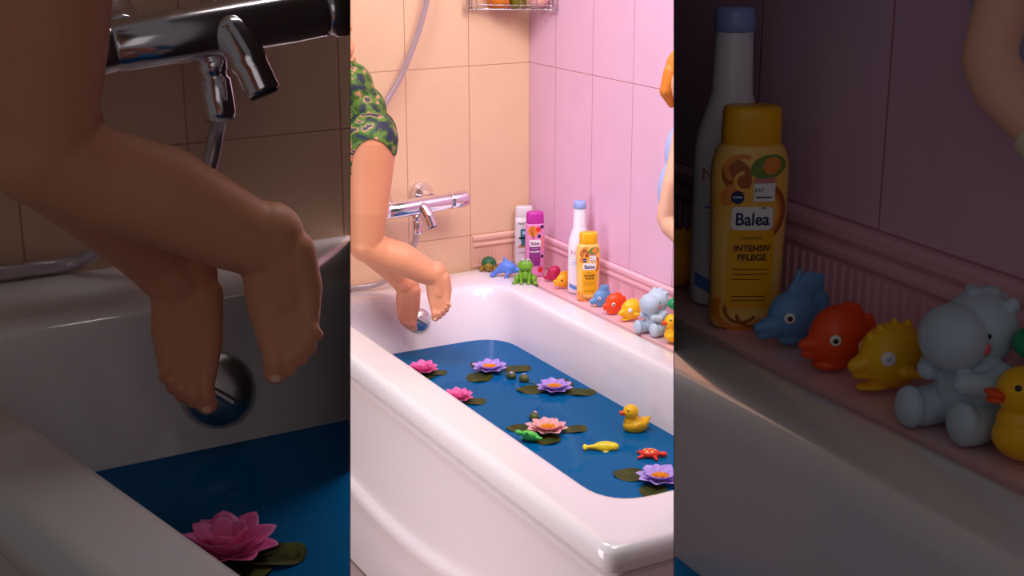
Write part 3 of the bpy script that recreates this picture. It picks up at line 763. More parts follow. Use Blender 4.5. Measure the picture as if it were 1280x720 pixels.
def toy_duck(label):
    t = thing('toy_duck', label, 'bath toy')
    P = [('s', (0, 0, .022), (.033, .025, .0215)), ('s', (-.022, 0, .028), (.016, .017, .013), (0, 25, 0)), ('c', (-.028, 0, .030), (-.038, 0, .040), .009, .0035), ('s', (.014, 0, .034), (.017, .016, .016)), ('s', (.013, 0, .059), (.0205, .0195, .0195)), ('s', (-.004, .022, .026), (.018, .005, .010), (0, 15, 0)), ('s', (-.004, -.022, .026), (.018, .005, .010), (0, 15, 0))]
    blob('body', P, .0012, M['yellow'], t, 4)
    blob('beak', [('s', (.035, 0, .0585), (.010, .009, .0035), (0, -14, 0)), ('s', (.034, 0, .0545), (.0085, .0075, .003), (0, 8, 0)), ('s', (.030, 0, .0565), (.005, .007, .005))], .0009, M['beak'], t, 2)
    eyes(t, [((.0245, .0130, .066), (.6, .8, .2)), ((.0245, -.0130, .066), (.6, -.8, .2))], .0030, white=False)
    return t
def toy_dino(label):
    t = thing('toy_dinosaur', label, 'bath toy')
    blob('body', [('s', (0, 0, .024), (.020, .018, .024)), ('c', (.004, 0, .040), (.010, 0, .068), .011, .010), ('s', (.020, 0, .078), (.021, .015, .0135)), ('c', (-.012, 0, .016), (-.038, 0, .008), .012, .003), ('s', (.012, .014, .008), (.013, .009, .008)), ('s', (.012, -.014, .008), (.013, .009, .008)), ('c', (.012, .012, .040), (.024, .014, .036), .005, .004), ('c', (.012, -.012, .040), (.024, -.014, .036), .005, .004)], .0012, M['green2'], t)
    eyes(t, [((.022, .0130, .084), (.2, 1, .3)), ((.022, -.0130, .084), (.2, -1, .3))], .0022, white=False)
    return t
LEFT = R(151.5)     # direction of viewer's left on the ground
tur = place(toy_turtle('small turtle toy with dark green shell and olive body in the far corner'), 611, 338, 0, R(236), .92)
dol = place(toy_dolphin('blue dolphin toy standing between the turtle and the frog'), 633, 346, 0, R(-38), 1.05)
frg = place(toy_frog('green seated frog toy with white eyes on the far tub corner'), 657, 353, 0, R(236), .97)
sea = place(toy_seal('crimson rubber toy with upturned tip between pink bottle and amber fish'), 692, 351, 0, R(-22), .98)
amb = place(toy_fish('amber fish toy with black eyes left of the tall lotion bottle', M['amber'], 'amber'), 704, 360, 0, R(172), .92)
blu = place(toy_fish('steel blue fish toy with raised crest right of the yellow bottle', M['blue2'], 'blue'), 750.5, 382.5, 0, R(172), .92)
ora = place(toy_fish('round orange red fish toy between blue fish and yellow fish', M['orange'], 'orange'), 767, 392, 0, R(174), 1.0)
yel = place(toy_fish('plump yellow fish toy with white rimmed eyes, left of pale blue hippo', M['yellow'], 'puffer'), 789, 400, 0, R(178), .98)
hip = place(toy_hippo('pale blue seated hippo toy with pink cheek on the bright ledge'), 818.5, 416, 0, R(190), .99)
dkl = place(toy_duck('yellow duck toy on the ledge right of the bright hippo'), 844.5, 428, 0, R(176), .96)
din = thing; din = toy_dino('green dinosaur toy behind the duck at the end of the bright ledge'); din.rotation_euler = (0, 0, R(165)); hp_ = on(851, 378, 0, -.045); din.location = (hp_.x+.012, hp_.y-.006, 0); din.scale = (hp_.z/.079,)*3

# ------------------------------------------------------------------ floating toys and lilies
WZ = -.1435
duck2 = dup(dkl, on(794, 541, 2, WZ-.006), R(165), .92, 'yellow duck floating on the blue water by the tub wall')
def toy_flatfish(label):
    t = thing('toy_fish', label, 'bath toy')
    blob('body', [('s', (.004, 0, .004), (.028, .011, .007)), ('c', (-.012, -.001, .004), (-.040, 0, .003), .0065, .003), ('s', (-.042, 0, .003), (.006, .007, .003)), ('s', (.004, -.013, .003), (.007, .006, .003)), ('s', (.020, -.001, .004), (.016, .009, .0065))], .0011, mat('lemon_plastic', (.9, .68, .01), .3), t)
    random.seed(3)
    for i in range(12):
        bm = bmesh.new(); x = -.016+.0038*i; y = (.004 if i % 2 else -.001)+(.002 if i > 8 else 0)
        zz = .004+.007*math.sqrt(max(.05, 1-((x-.004)/.029)**2-(y/.0115)**2)); ball(bm, (x, y, zz), (.0010, .0010, .0005), seg=8); link('spot', bm, M['brown'], t)
    return t
ff = toy_flatfish('flat lemon yellow spotted fish floating on its side on the water'); ff.location = on(754, 562, 2, WZ); ff.location.z += .006; ff.rotation_euler = (R(42), 0, R(-24)); ff.scale = (1.0, 1.15, 1.2)
def toy_seaturtle(label, body, spot, n=7):
    t = thing('toy_turtle', label, 'bath toy')
    blob('body', [('s', (0, 0, .006), (.022, .016, .010)), ('s', (.028, 0, .005), (.009, .0065, .006)), ('c', (.010, .012, .003), (.014, .024, .002), .0045, .003), ('c', (.010, -.012, .003), (.014, -.024, .002), .0045, .003), ('c', (-.014, .010, .003), (-.024, .016, .002), .004, .003), ('c', (-.014, -.010, .003), (-.024, -.016, .002), .004, .003)], .001, body, t)
    pts = [(0, 0), (.011, 0), (-.011, 0), (.005, .009), (-.006, .009), (.005, -.009), (-.006, -.009)]
    for x, y in pts[:n]:
        bm = bmesh.new(); z = .006+.010*math.sqrt(max(.05, 1-(x/.022)**2-(y/.016)**2)); p = Vector((x, y, z-.0002)); nrm = Vector((x/.022**2, y/.016**2, (z-.006)/.010**2)).normalized()
        ball(bm, (0, 0, 0), (.0032, .0026, .0006), seg=12); bmesh.ops.transform(bm, matrix=Matrix.Translation(p) @ nrm.to_track_quat('Z', 'Y').to_matrix().to_4x4(), verts=bm.verts); link('shell_spot', bm, spot, t)
    return t
rtu = toy_seaturtle('red turtle with pale yellow shell spots floating on the water', M['red'], M['ylwspot']); rtu.location = on(812, 571, 2, WZ); rtu.rotation_euler = (0, 0, R(-32)); rtu.scale = (1.08,)*3; rtu.location.z += .002
gtu = toy_seaturtle('bright green turtle with orange shell marks by the tub edge', M['green3'], M['orange'], 7); gtu.location = on(662, 553, 2, WZ); gtu.rotation_euler = (R(38), R(-18), R(150)); gtu.scale = (1.0, 1.15, 1.1); gtu.location.z += .010

petal_cache = {}
def petal_mesh(m, L, w, lift, cup, key):
    if key in petal_cache: return petal_cache[key]
    bm = bmesh.new(); nu, nv = 9, 5; top, bot = [], []
    for i in range(nu):
        s = i/(nu-1); ww = w*(math.sin(math.pi*min(1, s*.86+.14))**.75)*(1 if s < .97 else .3); a = lift*(1 - .35*s)
        rr = .004+L*s*math.cos(R(lift-cup*s*.5)); zz = .002+L*s*math.sin(R(lift-cup*s*.5))+L*.10*s*s
        rt_, rb_ = [], []
        for j in range(nv):
            v = -1+2*j/(nv-1); y = v*ww; dz = .30*ww*v*v
            rt_.append(bm.verts.new((rr, y, zz+dz+.0004))); rb_.append(bm.verts.new((rr, y, zz+dz-.0004)))
        top.append(rt_); bot.append(rb_)
    for i in range(nu-1):
        for j in range(nv-1):
            bm.faces.new((top[i][j], top[i+1][j], top[i+1][j+1], top[i][j+1])); bm.faces.new((bot[i][j], bot[i][j+1], bot[i+1][j+1], bot[i+1][j]))
        for j in (0, nv-1): bm.faces.new((top[i][j], bot[i][j], bot[i+1][j], top[i+1][j]))
    for i in (0, nu-1):
        for j in range(nv-1): bm.faces.new((top[i][j], top[i][j+1], bot[i][j+1], bot[i][j]))
    bmesh.ops.recalc_face_normals(bm, faces=bm.faces)
    me = bpy.data.meshes.new('petal'); bm.to_mesh(me); bm.free(); me.materials.append(m)
    for p in me.polygons: p.use_smooth = True
    petal_cache[key] = me; return me
def lily(label, pm, rad, pads, bud=None, form='open', group='water lilies'):
    t = thing('water_lily', label, 'water lily')
    key = pm.name
    rows = [(8, rad, .0165, 13, 6, 0), (7, rad*.80, .0145, 34, 10, 22)] if form == 'open' else [(8, rad, .0165, 14, 4, 0), (7, rad*.86, .0160, 38, 6, 20), (5, rad*.66, .0135, 60, 4, 10)]
    for n, L, w, lift, cup, off in rows:
        me = petal_mesh(pm, L, w*rad/.047, lift, cup, (key, L, lift, form))
        for k in range(n):
            p = bpy.data.objects.new('petal', me); C.objects.link(p); p.parent = t
            p.rotation_euler = (0, 0, R(off+360*k/n+random.uniform(-5, 5))); p.scale = (random.uniform(.92, 1.05),)*3
    bm = bmesh.new()
    if form == 'open':
        ball(bm, (0, 0, .006), (.0095, .0095, .006), seg=16)
        for k in range(22):
            a = 2*math.pi*k/22; capsule(bm, (.008*math.cos(a), .008*math.sin(a), .004), (.017*math.cos(a), .017*math.sin(a), .0135+.002*(k % 2)), .0014, .0019, 6)
        for k in range(12):
            a = 2*math.pi*k/12; capsule(bm, (.004*math.cos(a), .004*math.sin(a), .006), (.009*math.cos(a), .009*math.sin(a), .0165), .0012, .0017, 6)
        link('stamens', bm, M['stamen'], t)
    else:
        ball(bm, (0, 0, .010), (.008, .008, .009), seg=16); link('stamens', bm, M['stamen_pink'], t)
    for (ang_, d, rx, ry) in pads:
        bm = bmesh.new(); n = 28; top = []; a0 = R(ang_); c = Vector((d*math.cos(a0), d*math.sin(a0), 0))
        rings = []
        for fr in (0, .45, .8, 1.0):
            rg = []
            for k in range(n):
                b = 2*math.pi*k/n; q = 1-.30*max(0, math.cos(b))**10*fr*0 - (.35 if k in (14,) else 0)*(fr > .4)
                x, y = rx*fr*math.cos(b)*q, ry*fr*math.sin(b)*q
                rg.append((c.x+x*math.cos(a0)-y*math.sin(a0), c.y+x*math.sin(a0)+y*math.cos(a0), .0005+.004*fr**3*(.6+.5*math.sin(3*b))))
            rings.append(rg)
        cv = bm.verts.new((c.x, c.y, .0005)); R_ = [[bm.verts.new(p) for p in rg] for rg in rings[1:]]
        for k in range(n):
            bm.faces.new((cv, R_[0][k], R_[0][(k+1) % n]))
            for a, b in zip(R_, R_[1:]): bm.faces.new((a[k], a[(k+1) % n], b[(k+1) % n], b[k]))
        ext = bmesh.ops.solidify(bm, geom=bm.faces[:], thickness=.0009)
        link('leaf', bm, M['pad'], t)
    if bud:
        a, d = R(bud[0]), bud[1]; x, y = d*math.cos(a), d*math.sin(a)
        blob_b = bmesh.new(); ball(blob_b, (x, y, .008), (.0145, .012, .012), (0, 0, bud[0])); b_ = link('bud', blob_b, M['bud'], t)
        bm = bmesh.new(); ball(bm, (x-.007*math.cos(a+2.4), y-.007*math.sin(a+2.4), .0175), (.0045, .004, .0035)); link('bud_tip', bm, pm, b_)
        bm = bmesh.new(); tube(bm, spline([(x*.25, y*.25, .002), (x*.6+.006, y*.6, .001), (x*.95, y*.95, .003)], 5), .0013, 6); link('stem', bm, M['bud'], b_)
    return t
def angs(a): return -28.5+a   # viewer-relative: 0 = right, 90 = away, 180 = left
def put(o, x, y, s=1, yaw=0): o.location = on(x, y, 2, WZ-.0002); o.scale = (s,)*3; o.rotation_euler = (0, 0, yaw); return o
L1 = put(lily('lavender water lily with leaves nearest the far tub end', M['petal_lav'], .047, [(angs(120), .052, .030, .026), (angs(-115), .060, .040, .034), (angs(10), .075, .038, .030)], (angs(-45), .082)), 612, 464, 1.0)
L2 = put(lily('lavender water lily with a bud behind it near the tub\'s wall side', M['petal_lav'], .047, [(angs(175), .058, .040, .030), (angs(-10), .064, .042, .030), (angs(70), .046, .046, .034)], (angs(137), .105)), 693, 489, 1.0)
L3 = put(lily('salmon pink water lily beside the green turtle', M['petal_sal'], .051, [(angs(165), .072, .032, .024), (angs(12), .066, .032, .026), (angs(-95), .050, .036, .034)], (angs(112), .085)), 685, 540, .98)
L4 = put(lily('lavender water lily nearest the viewer at the tub\'s near end', M['petal_lav'], .052, [(angs(152), .068, .040, .034), (angs(-110), .056, .034, .030), (angs(30), .060, .034, .026)], None), 825, 602, 1.0)
L5 = put(lily('hot pink water lily by the tub edge below the dangling foot', M['petal_pink'], .044, [(angs(-8), .040, .026, .024), (angs(-70), .030, .030, .026)], None, 'cup'), 528, 466, 1.0)
L6 = put(lily('hot pink water lily half hidden by the rim, beside its dark leaf', M['petal_pink'], .042, [(angs(-12), .045, .028, .026), (angs(100), .020, .030, .026)], None, 'cup'), 572, 501, 1.0)
# twin in the left bay
loc, yw, k = to_bay(on(528, 466, 2, WZ), 'L', 'water'); L7 = dup(L5, loc, yw, k, 'large dim pink water lily in the dark water at the left')

# ------------------------------------------------------------------ wire corner basket with its contents
bk = thing('wire_basket', 'chrome wire corner basket hung high in the tiled corner', 'basket')
zb = on(660, 12, 1, -.10).z
P0, P1 = on(586, 11.5, 2, zb), on(698, 12.5, 2, zb)
a0, b0 = Vector((P0.x-.02, -.012, zb)), Vector((-.012, P1.y-.01, zb)); cc = Vector((-.012, -.012, zb))
front = [a0, a0+Vector((.012, -.03, 0)), P0*.98+P1*.02, P0*.5+P1*.5, P1*.98+P0*.02, b0+Vector((-.012, -.004, 0)), b0]
for dz, r in ((0, .0022), (.012, .0014), (.055, .0025)):
    bm = bmesh.new(); tube(bm, [Vector((p.x, p.y, zb+dz)) for p in spline(front, 6)], r, 8); link('rim_wire', bm, M['wire'], bk)
    bm = bmesh.new(); tube(bm, [Vector((p.x, p.y, zb+dz)) for p in (a0, cc, b0)], r, 8); link('rim_wire', bm, M['wire'], bk)
fp = spline(front, 6)
for i in range(1, 19):
    t_ = i/19*(len(fp)-1); k_ = int(t_); p = fp[k_].lerp(fp[min(k_+1, len(fp)-1)], t_-k_)
    bm = bmesh.new(); tube(bm, [p, p+Vector((0, 0, .055))], .0012, 6); link('upright_wire', bm, M['wire'], bk)
for i in range(1, 9):
    p = front[2].lerp(front[4], i/9); q = cc.lerp(a0 if i < 5 else b0, abs(i-4.5)/5.2)
    bm = bmesh.new(); tube(bm, [p, q], .0011, 6); link('floor_wire', bm, M['wire'], bk)
def on_front(t, back, z): p = P0.lerp(P1, t); n = (cc-p).normalized(); return Vector((p.x+n.x*back, p.y+n.y*back, z))
zf = zb+.0045; ya = math.atan2((P1-P0).y, (P1-P0).x)
def rbox(name, c, sx, sy, sz, m, label, cat):
    bm = bmesh.new(); vs = box(bm, (-sx/2, -sy/2, 0), (sx/2, sy/2, sz)); bmesh.ops.bevel(bm, geom=bm.edges[:], offset=.004, segments=3, affect='EDGES')
    e = thing(name, label, cat, c, ya); link('body', bm, m, e)
    return e
e = rbox('soap_box', on_front(.26, .025, zb+.003), .062, .03, .075, M['obox'], 'orange packet at the left in the wire corner basket', 'box'); 
bm = bmesh.new(); box(bm, (-.026, -.0155, .045), (.026, -.0148, .068)); link('label', bm, M['lwhite'], e, False)
e = thing('olive_bottle', 'olive green bottle in the middle of the wire corner basket', 'bottle', on_front(.50, .036, zb+.003), ya)
bm = bmesh.new(); lathe(bm, [(.020, 0), (.0235, .003), (.0235, .10), (.018, .115), (.011, .12)]); link('bottle_body', bm, M['oliveb'], e)
bm = bmesh.new(); lathe(bm, [(.012, .1195), (.013, .121), (.013, .14), (.010, .142)]); link('cap', bm, M['black'], e)
e = thing('toy_pig', 'pink rubber toy with a yellow cap at the right in the wire basket', 'bath toy', on_front(.82, .026, zb+.003), ya)
blob('body', [('s', (0, 0, .022), (.030, .018, .020)), ('s', (-.012, -.004, .030), (.017, .016, .016)), ('s', (-.015, .006, .05), (.006, .004, .008))], .0012, M['pbox'], e)
bm = bmesh.new(); ball(bm, (.010, -.008, .030), (.013, .012, .011)); link('cap', bm, M['yellow'], e)
for x in (-.020, -.006): 
    bm = bmesh.new(); ball(bm, (x, -.0195, .030), .0022, seg=10); link('eye', bm, M['black'], e)

# ------------------------------------------------------------------ the two children
def basis(x, y, z0):
    """local frame: r viewer-right, d away, z up with origin at pixel x,y and depth z0"""
    return CAM+ray(x, y)*z0
def make_girl(label):
    e = thing('person', label, 'person'); E0 = (497, 330); D0 = 3.60; sc = D0/F
    def q(x, y, d=0): return Vector(((x-E0[0])*sc, d, -(y-E0[1])*sc/.97))
    # foot: ankle, heel, ball and toes; toes hang down
    parts = []
    # near leg
    parts.append(('path', [q(465, 178, .0), q(463, 215, .0), q(461, 260, -.005), q(458, 298, -.005)], [.074, .066, .056, .046]))
    parts.append(('s', q(457, 304, -.006), (.043, .045, .044)))
    parts.append(('path', [q(458, 306, -.005), q(478, 317, .01), q(502, 326, .02), q(527, 341, .03), q(542, 349, .035)], [.043, .0425, .043, .036, .031]))
    def foot(ank, toes, dz):
        ax, ay, ad = ank
        for k, (x0, y0, x1, y1, r) in enumerate(toes):
            w = (k-2)*.0045
            parts.append(('path', [q(ax+(k-2)*3.2*TD, ay, ad), q((ax+(k-2)*4.2*TD)*.45+x0*.55, (ay*.45+y0*.55), ad*.5+dz*.5+.006), q(x0, y0, dz+.004)], [.0200, .0165, max(.0098, r*1.0)]))
            parts.append(('path', [q(x0, y0, dz+.003), q((x0+x1)/2, (y0+y1)/2, dz-.005), q(x1, y1, dz-.001)], [r*.86, r*.82, r]))
    TD = 1
    parts.append(('path', [q(543, 345, .035), q(547, 358, .034), q(548, 370, .030)], [.0300, .0270, .0230]))
    foot((546, 352, .030), ((541.5, 389, 542.5, 399.5, .0108), (546.8, 389, 548.6, 398.5, .0066), (551, 386.5, 553.4, 394.5, .0063), (554.8, 383, 557.6, 390, .0060), (557.4, 378.5, 560.6, 384.5, .0058)), .012)
    # far leg
    parts.append(('path', [q(452, 185, .10), q(450, 240, .10), q(451, 290, .105), q(458, 322, .11)], [.070, .060, .050, .044]))
    parts.append(('path', [q(459, 323, .11), q(470, 335, .12), q(483, 350, .13), q(494, 367, .14), q(500, 375, .14)], [.043, .041, .037, .030, .0285]))
    TD = -1
    parts.append(('path', [q(506, 373, .145), q(505, 388, .142), q(505, 400, .136)], [.0270, .0255, .0220]))
    foot((505, 382, .136), ((510.5, 418, 511, 428.5, .0108), (505, 419, 504.6, 427, .0066), (501, 417, 499.8, 424, .0063), (497.6, 413.5, 496, 420, .0060), (494.8, 409, 493, 415, .0058)), .113)
    # trunk, neck, head, arms
    hip = q(465, 175, .05)
    parts.append(('s', hip, (.068, .085, .066)))
    parts.append(('s', q(477, 178, .02), (.045, .060, .054)))
    tr = [q(456, 160, .05), q(440, 125, .05), q(424, 90, .05), q(410, 50, .05), q(402, 20, .05)]
    for p, r in zip(tr, ((.062, .080, .060), (.052, .074, .07), (.052, .076, .075), (.062, .088, .080), (.055, .095, .060))): parts.append(('s', p, r, (0, -18, 0)))
    parts.append(('s', q(458, 146, .05), (.056, .078, .062), (0, -18, 0))); parts.append(('s', q(446, 118, .05), (.050, .074, .06), (0, -18, 0)))
    parts.append(('c', q(402, 15, .05), q(392, -22, .05), .034, .032))
    hd = q(385, -50, .05)
    parts += [('s', hd, (.078, .068, .090)), ('s', hd+Vector((-.028, 0, -.045)), (.045, .046, .038)), ('c', hd+Vector((-.076, 0, .000)), hd+Vector((-.090, 0, -.014)), .009, .011), ('s', hd+Vector((-.070, 0, -.040)), (.014, .020, .007)), ('s', hd+Vector((-.068, 0, -.052)), (.013, .018, .007)), ('s', hd+Vector((.012, .068, -.008)), (.012, .007, .019)), ('s', hd+Vector((.012, -.068, -.008)), (.012, .007, .019))]
    # near arm hangs bent with the hand raised beside the ribs; far arm forward
    parts.append(('path', [q(404, 22, -.045), q(426, 50, -.080), q(438, 78, -.085)], [.034, .030, .027]))
    parts.append(('path', [q(438, 78, -.085), q(446, 66, -.100), q(444, 52, -.105)], [.027, .024, .018]))
    parts.append(('s', q(444, 44, -.105), (.020, .012, .024)))
    for i, (dx, L, r) in enumerate(((-5, 15, .0068), (-1.5, 18, .0070), (2, 17, .0068), (5, 13, .0062))):
        parts.append(('path', [q(444+dx, 38, -.105), q(444.5+dx, 38-L*.55, -.110), q(444+dx, 38-L, -.102)], [r, r*.95, r*.85]))
    parts.append(('path', [q(449, 48, -.105), q(453, 42, -.110), q(453, 35, -.108)], [.0085, .0078, .0068]))
    parts.append(('path', [q(404, 22, .145), q(388, 60, .175), q(362, 82, .16), q(345, 84, .155)], [.034, .028, .022, .017]))
    parts.append(('s', q(336, 84, .155), (.028, .020, .012)))
    for i, dy in enumerate((-.018, -.006, .006, .017)):
        p = q(327, 84, .155)+Vector((0, dy, 0)); parts.append(('path', [p, p+Vector((-.024, 0, -.002)), p+Vector((-.044+abs(dy)*.4, 0, -.012))], [.0070, .0066, .0058]))
    p = q(338, 84, .155); parts.append(('path', [p+Vector((.005, -.020, 0)), p+Vector((-.016, -.034, -.004)), p+Vector((-.032, -.036, -.010))], [.0085, .0075, .0065]))
    b = blob('body', parts, .0022, M['skin'], e, 5)
    # swimsuit: a slightly larger shell over the trunk with high leg openings
    bm = bmesh.new(); me = b.data; bm.from_mesh(me)
    for v in bm.verts: v.co += v.normal*.0032
    def keep(c):
        x, y = c.x/sc+E0[0], E0[1]-c.z/sc*.97
        if y < 84+(x-440)*.25+ (8 if c.y < 0 else 0)*0: return False
        if c.y < -.062 and y < 110: return False                       # the near arm stays bare
        if y > 215: return False
        # leg opening: arc over the near thigh and over the far one
        rr = ((x-473)/27)**2+((y-213)/41)**2
        if c.y < .062 and rr < 1: return False
        if c.y < .062 and x > 470 and y > 196: return False
        if c.y > .075 and ((x-445)/30)**2+((y-222)/40)**2 < 1: return False
        if x < 444 and y > 205: return False
        return True
    dele = [f for f in bm.faces if not keep(f.calc_center_median())]
    bmesh.ops.delete(bm, geom=dele, context='FACES')
    for _ in range(3): bmesh.ops.smooth_vert(bm, verts=[v for v in bm.verts if v.is_boundary], factor=.5, use_axis_x=True, use_axis_y=True, use_axis_z=True)
    suit = link('swimsuit', bm, M['camo'], e, 'keep')
    for p in suit.data.polygons: p.use_smooth = True
    so = suit.modifiers.new('thick', 'SOLIDIFY'); so.thickness = .003; so.offset = -1
    for sy in (-1, 1):
        bm = bmesh.new(); ball(bm, hd+Vector((-.069, sy*.028, .008)), (.008, .011, .009), seg=16); ey = link('eye', bm, M['white'], e)
        bm = bmesh.new(); ball(bm, hd+Vector((-.0745, sy*.028, .008)), (.004, .005, .005), seg=12); link('pupil', bm, M['black'], ey)
    blob('hair', [('s', hd+Vector((.020, 0, .020)), (.078, .075, .084)), ('s', hd+Vector((-.030, 0, .062)), (.048, .060, .034)), ('path', [hd+Vector((.085, 0, .04)), hd+Vector((.11, 0, .0)), hd+Vector((.10, 0, -.07))], [.030, .028, .012])], .004, M['hairbrown'], e)
    # toe nails
    for (x, y, d, r) in ((542.5, 400.5, -.0000, .0050), (511, 429.5, .1015, .0050)):
        bm = bmesh.new(); ball(bm, q(x, y, d), (r, .0012, r*.8), seg=12); link('toenail', bm, M['skin2'], e)
    return e, E0, D0
g1_, E0, D0 = make_girl('child in a camouflage swimsuit jumping over the bright tub, bare feet dangling')
# the local frame is level; depth axis away from the viewer
def stand(o, px, py, z0, yaw_extra=0, s=1):
    o.location = basis(px, py, z0); a = math.atan((px-640)/F)
    o.rotation_euler = (0, 0, -YAW-0*a+yaw_extra); o.scale = (s,)*3
stand(g1_, 497, 330, 3.60)
g2_ = copy_tree(g1_); g2_['label'] = 'child jumping with bent bare legs, large and dim at the left'
bx, by = bgp(497, 330); stand(g2_, bx, by, 3.60/S, -(az(bx)-az(497)))

def make_kid(label):
    e = thing('person', label, 'person'); E = (840, 240); D = 3.02; sc = D/F
    def q(x, y, d=0): return Vector(((x-E[0])*sc, d, -(y-E[1])*sc/.97))
    P = [('s', q(866, 195, .02), (.056, .056, .085)), ('s', q(868, 245, .02), (.052, .054, .08)), ('s', q(876, 285, .02), (.048, .052, .05)), ('c', q(866, 165, .02), q(866, 135, .02), .026, .024)]
    hd = q(866, 108, .02)
    P += [('s', hd, (.058, .062, .070)), ('s', hd+Vector((0, -.020, -.034)), (.038, .040, .030)), ('c', hd+Vector((0, -.060, 0)), hd+Vector((0, -.070, -.010)), .007, .009), ('s', hd+Vector((.057, 0, -.006)), (.007, .010, .016)), ('s', hd+Vector((-.057, 0, -.006)), (.007, .010, .016)), ('s', hd+Vector((0, -.056, -.032)), (.016, .008, .004)), ('s', hd+Vector((0, -.054, -.040)), (.013, .008, .004))]
    # near arm: shoulder, elbow out to the left, forearm back to the waist, fingers
    P.append(('path', [q(852, 165, -.01), q(845, 195, -.03), q(836, 225, -.045), q(829, 262, -.05)], [.024, .022, .0195, .018]))
    P.append(('path', [q(829, 266, -.05), q(834, 276, -.06), q(846, 288, -.075), q(853, 294, -.080)], [.0185, .019, .016, .013]))
    hp = q(858, 299, -.085); P.append(('s', hp, (.017, .010, .015), (0, 35, 0)))
    for i, (a, L) in enumerate(((20, .030), (35, .034), (50, .033), (66, .027))):
        d = Vector((math.cos(R(a)), -.15, -math.sin(R(a)))); s0 = hp+d*.010; P.append(('path', [s0, s0+d*L*.5, s0+d*L*.8+Vector((0, .010, -.004))], [.0056, .0054, .0048]))
    P.append(('path', [hp+Vector((.002, -.004, .010)), hp+Vector((.018, -.010, .018)), hp+Vector((.026, -.006, .016))], [.0068, .0062, .0052]))
    P.append(('path', [q(880, 165, -.01), q(896, 200, -.02), q(905, 240, -.02), q(895, 270, -.06), q(884, 280, -.085)], [.024, .021, .018, .0155, .012]))
    P.append(('s', q(880, 283, -.09), (.015, .010, .012)))
    for i in range(4): s0 = q(877, 280+i*2.6, -.095); P.append(('path', [s0, s0+Vector((-.014, -.008, -.002)), s0+Vector((-.022, .002, -.006))], [.0056, .0052, .0046]))
    P.append(('path', [q(880, 280, -.098), q(876, 273, -.105), q(871, 271, -.100)], [.0065, .006, .005]))
    for sx in (-1, 1):
        x0 = 886+sx*10
        P.append(('path', [q(x0-4, 295, .02), q(x0+1, 330, -.03), q(x0+2, 352, -.06)], [.036, .032, .028])); P.append(('path', [q(x0+2, 352, -.06), q(x0+2, 380, .0), q(x0+2, 405, .05)], [.029, .028, .019]))
        P.append(('path', [q(x0+2, 407, .05), q(x0+2, 420, .035), q(x0+2, 425, .02)], [.018, .017, .013]))
        for i in range(5): P.append(('path', [q(x0-3+i*2.5, 424, .02), q(x0-3.6+i*2.7, 429, .008)], [.0058, .0052]))
    blob('body', P, .0028, M['skin2'], e, 3)
    dr = [('s', q(864, 195, .02), (.060, .062, .080)), ('s', q(859, 240, .012), (.065, .070, .088)), ('s', q(879, 280, .02), (.066, .075, .060)), ('s', q(884, 302, .02), (.070, .082, .026))]
    blob('dress', dr, .003, M['dress'], e, 25)
    bm = bmesh.new(); lathe(bm, [(.0165, -.010), (.0195, -.008), (.0200, .006), (.0168, .010)], axis_m(q(849.5, 291, -.078), q(853, 294, -.080)-q(846, 288, -.075)), 20); link('cuff', bm, M['cuff'], e)
    blob('hair', [('s', hd+Vector((0, .016, .020)), (.066, .064, .066)), ('path', [hd+Vector((-.050, .0, .02)), hd+Vector((-.062, -.005, -.02)), hd+Vector((-.050, -.0, -.05))], [.020, .016, .008]), ('path', [hd+Vector((.050, .0, .02)), hd+Vector((.062, 0, -.02)), hd+Vector((.050, 0, -.05))], [.020, .016, .008])], .003, M['hair'], e)
    for sx in (-1, 1):
        bm = bmesh.new(); ball(bm, hd+Vector((sx*.023, -.056, .004)), (.009, .006, .007), seg=14); ey = link('eye', bm, M['white'], e)
        bm = bmesh.new(); ball(bm, hd+Vector((sx*.023, -.0605, .004)), (.004, .003, .004), seg=10); link('pupil', bm, M['black'], ey)
    return e
k1 = make_kid('child in a pale blue dress with bent arm at the lit wall\'s right edge'); stand(k1, 840, 240, 3.02)
k2 = copy_tree(k1); k2['label'] = 'large dim child\'s arm and pale blue dress at the upper right'
bx, by = bgp(840, 240); stand(k2, bx, by, 3.02/S*1.06, -(az(bx)-az(840)), 1.06)

# ------------------------------------------------------------------ right bay twins standing on the nearer ledge
def twin(o, label, extra=None, slide=None):
    loc, yw, k = to_bay(o.location, 'R', 'ledge', yaw=o.rotation_euler.z)
    return dup(o, loc, yw, k, label)
t_niv = twin(niv, 'large dim white lotion bottle at the right behind the yellow bottle')
t_bal = twin(bal, 'large dim yellow shampoo bottle at the right with readable white name label')
t_bal.location -= rt*.008; t_bal.location.z = ZR
twin(blu, 'large dim blue fish toy beside the dim yellow bottle')
twin(ora, 'large dim orange fish toy between the dim blue and yellow fish')
twin(yel, 'large dim plump yellow fish toy left of the dim hippo')
twin(hip, 'large dim pale blue hippo toy near the right edge')
twin(dkl, 'large dim yellow duck toy cut off by the right edge')
t_din = twin(din, 'dim green dinosaur toy behind the dim duck at the right edge')
t_din.scale = tuple(v*1.12 for v in t_din.scale)
t_amb = twin(amb, 'large dim amber fish toy pressed against the partition left of the lotion bottle')
mw = Matrix.LocRotScale(t_amb.location, t_amb.rotation_euler, t_amb.scale); im = mw.inverted()
for ch in list(t_amb.children):
    me = ch.data.copy(); ch.data = me; b = bmesh.new(); b.from_mesh(me); cut(b, im @ CR[0], (im.to_3x3() @ CR[1]).normalized())
    if len(b.verts) < 4: b.free(); bpy.data.objects.remove(ch); continue
    b.to_mesh(me); b.free()

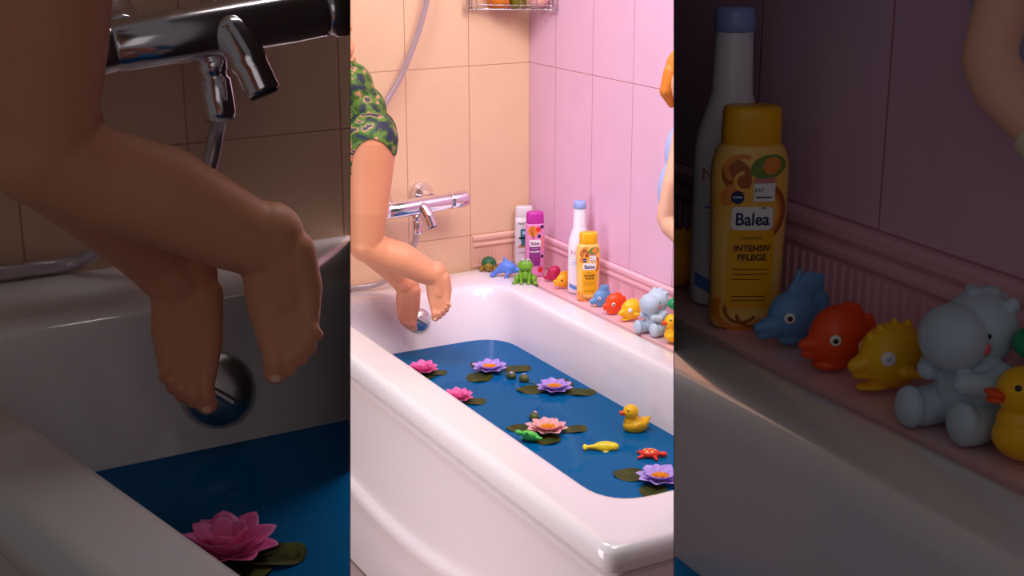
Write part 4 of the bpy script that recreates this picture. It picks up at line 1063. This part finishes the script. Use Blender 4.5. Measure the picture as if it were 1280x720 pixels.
# ------------------------------------------------------------------ light
def area(name, loc, target, size, power, col, sy=None, spread=180):
    l = bpy.data.lights.new(name, 'AREA'); l.energy = power; l.color = col; l.size = size; l.spread = R(spread)
    if sy: l.shape = 'RECTANGLE'; l.size_y = sy
    o = bpy.data.objects.new(name, l); C.objects.link(o); o.location = loc
    o.rotation_euler = (Vector(target)-Vector(loc)).to_track_quat('-Z', 'Y').to_euler(); return o
area('ceiling_light', (-.65, -1.5, 2.25), (-.5, -.8, 0), 1.1, 14.5, (1, .955, .95))
area('warm_lamp', (-.12, -1.6, 1.7), (-.75, 0, .35), .5, 7.5, (1, .90, .74), spread=110)
area('pink_lamp', (-1.15, -.75, 1.8), (0, -.8, .35), .5, 8, (.93, .86, 1.0), spread=110)
area('front_fill', (-1.05, -1.85, 2.0), (-.5, -1.0, -.2), .6, 8, (1, .93, .95))
area('panel_fill', (-2.0, -1.15, .02), (-.83, -1.1, -.28), .7, 11.5, (1, .88, .94))  # unseen fill added to brighten the tub's front panel
area('violet_lamp', (-.62, -.55, 1.7), (-.22, -.30, -.08), .1, .32, (.72, .25, 1.0), spread=34)
area('bay_fill', tuple(CAM+Vector((-.2, -.6, .45))), tuple(CAM+fw*1.3), 1.1, 1.15, (1, .93, .93))  # unseen fill added behind the viewer to light both bays
w = bpy.data.worlds.new('world'); bpy.context.scene.world = w; w.use_nodes = True
w.node_tree.nodes['Background'].inputs[0].default_value = (1, .93, .94, 1); w.node_tree.nodes['Background'].inputs[1].default_value = .078
sc = bpy.context.scene
sc.view_settings.view_transform = 'Standard'; sc.view_settings.look = 'None'; sc.view_settings.exposure = 0; sc.view_settings.gamma = 1
sc.view_settings.use_curve_mapping = False

# ------------------------------------------------------------------ groups of countable repeats
for o in list(bpy.data.objects):
    if o.parent or 'category' not in o: continue
    dim = depth(o.location) < 2.0; c = o['category']
    if c == 'water lily': o['group'] = 'water lilies'
    elif c == 'bottle' and 'basket' not in o['label']: o['group'] = 'bottles on the dim ledge' if dim else 'bottles on the bright ledge'
    elif c == 'bath toy' and 'basket' not in o['label']:
        o['group'] = 'bath toys on the dim ledge' if dim else ('bath toys floating on the water' if o.location.z < -.05 else 'bath toys on the bright ledge')
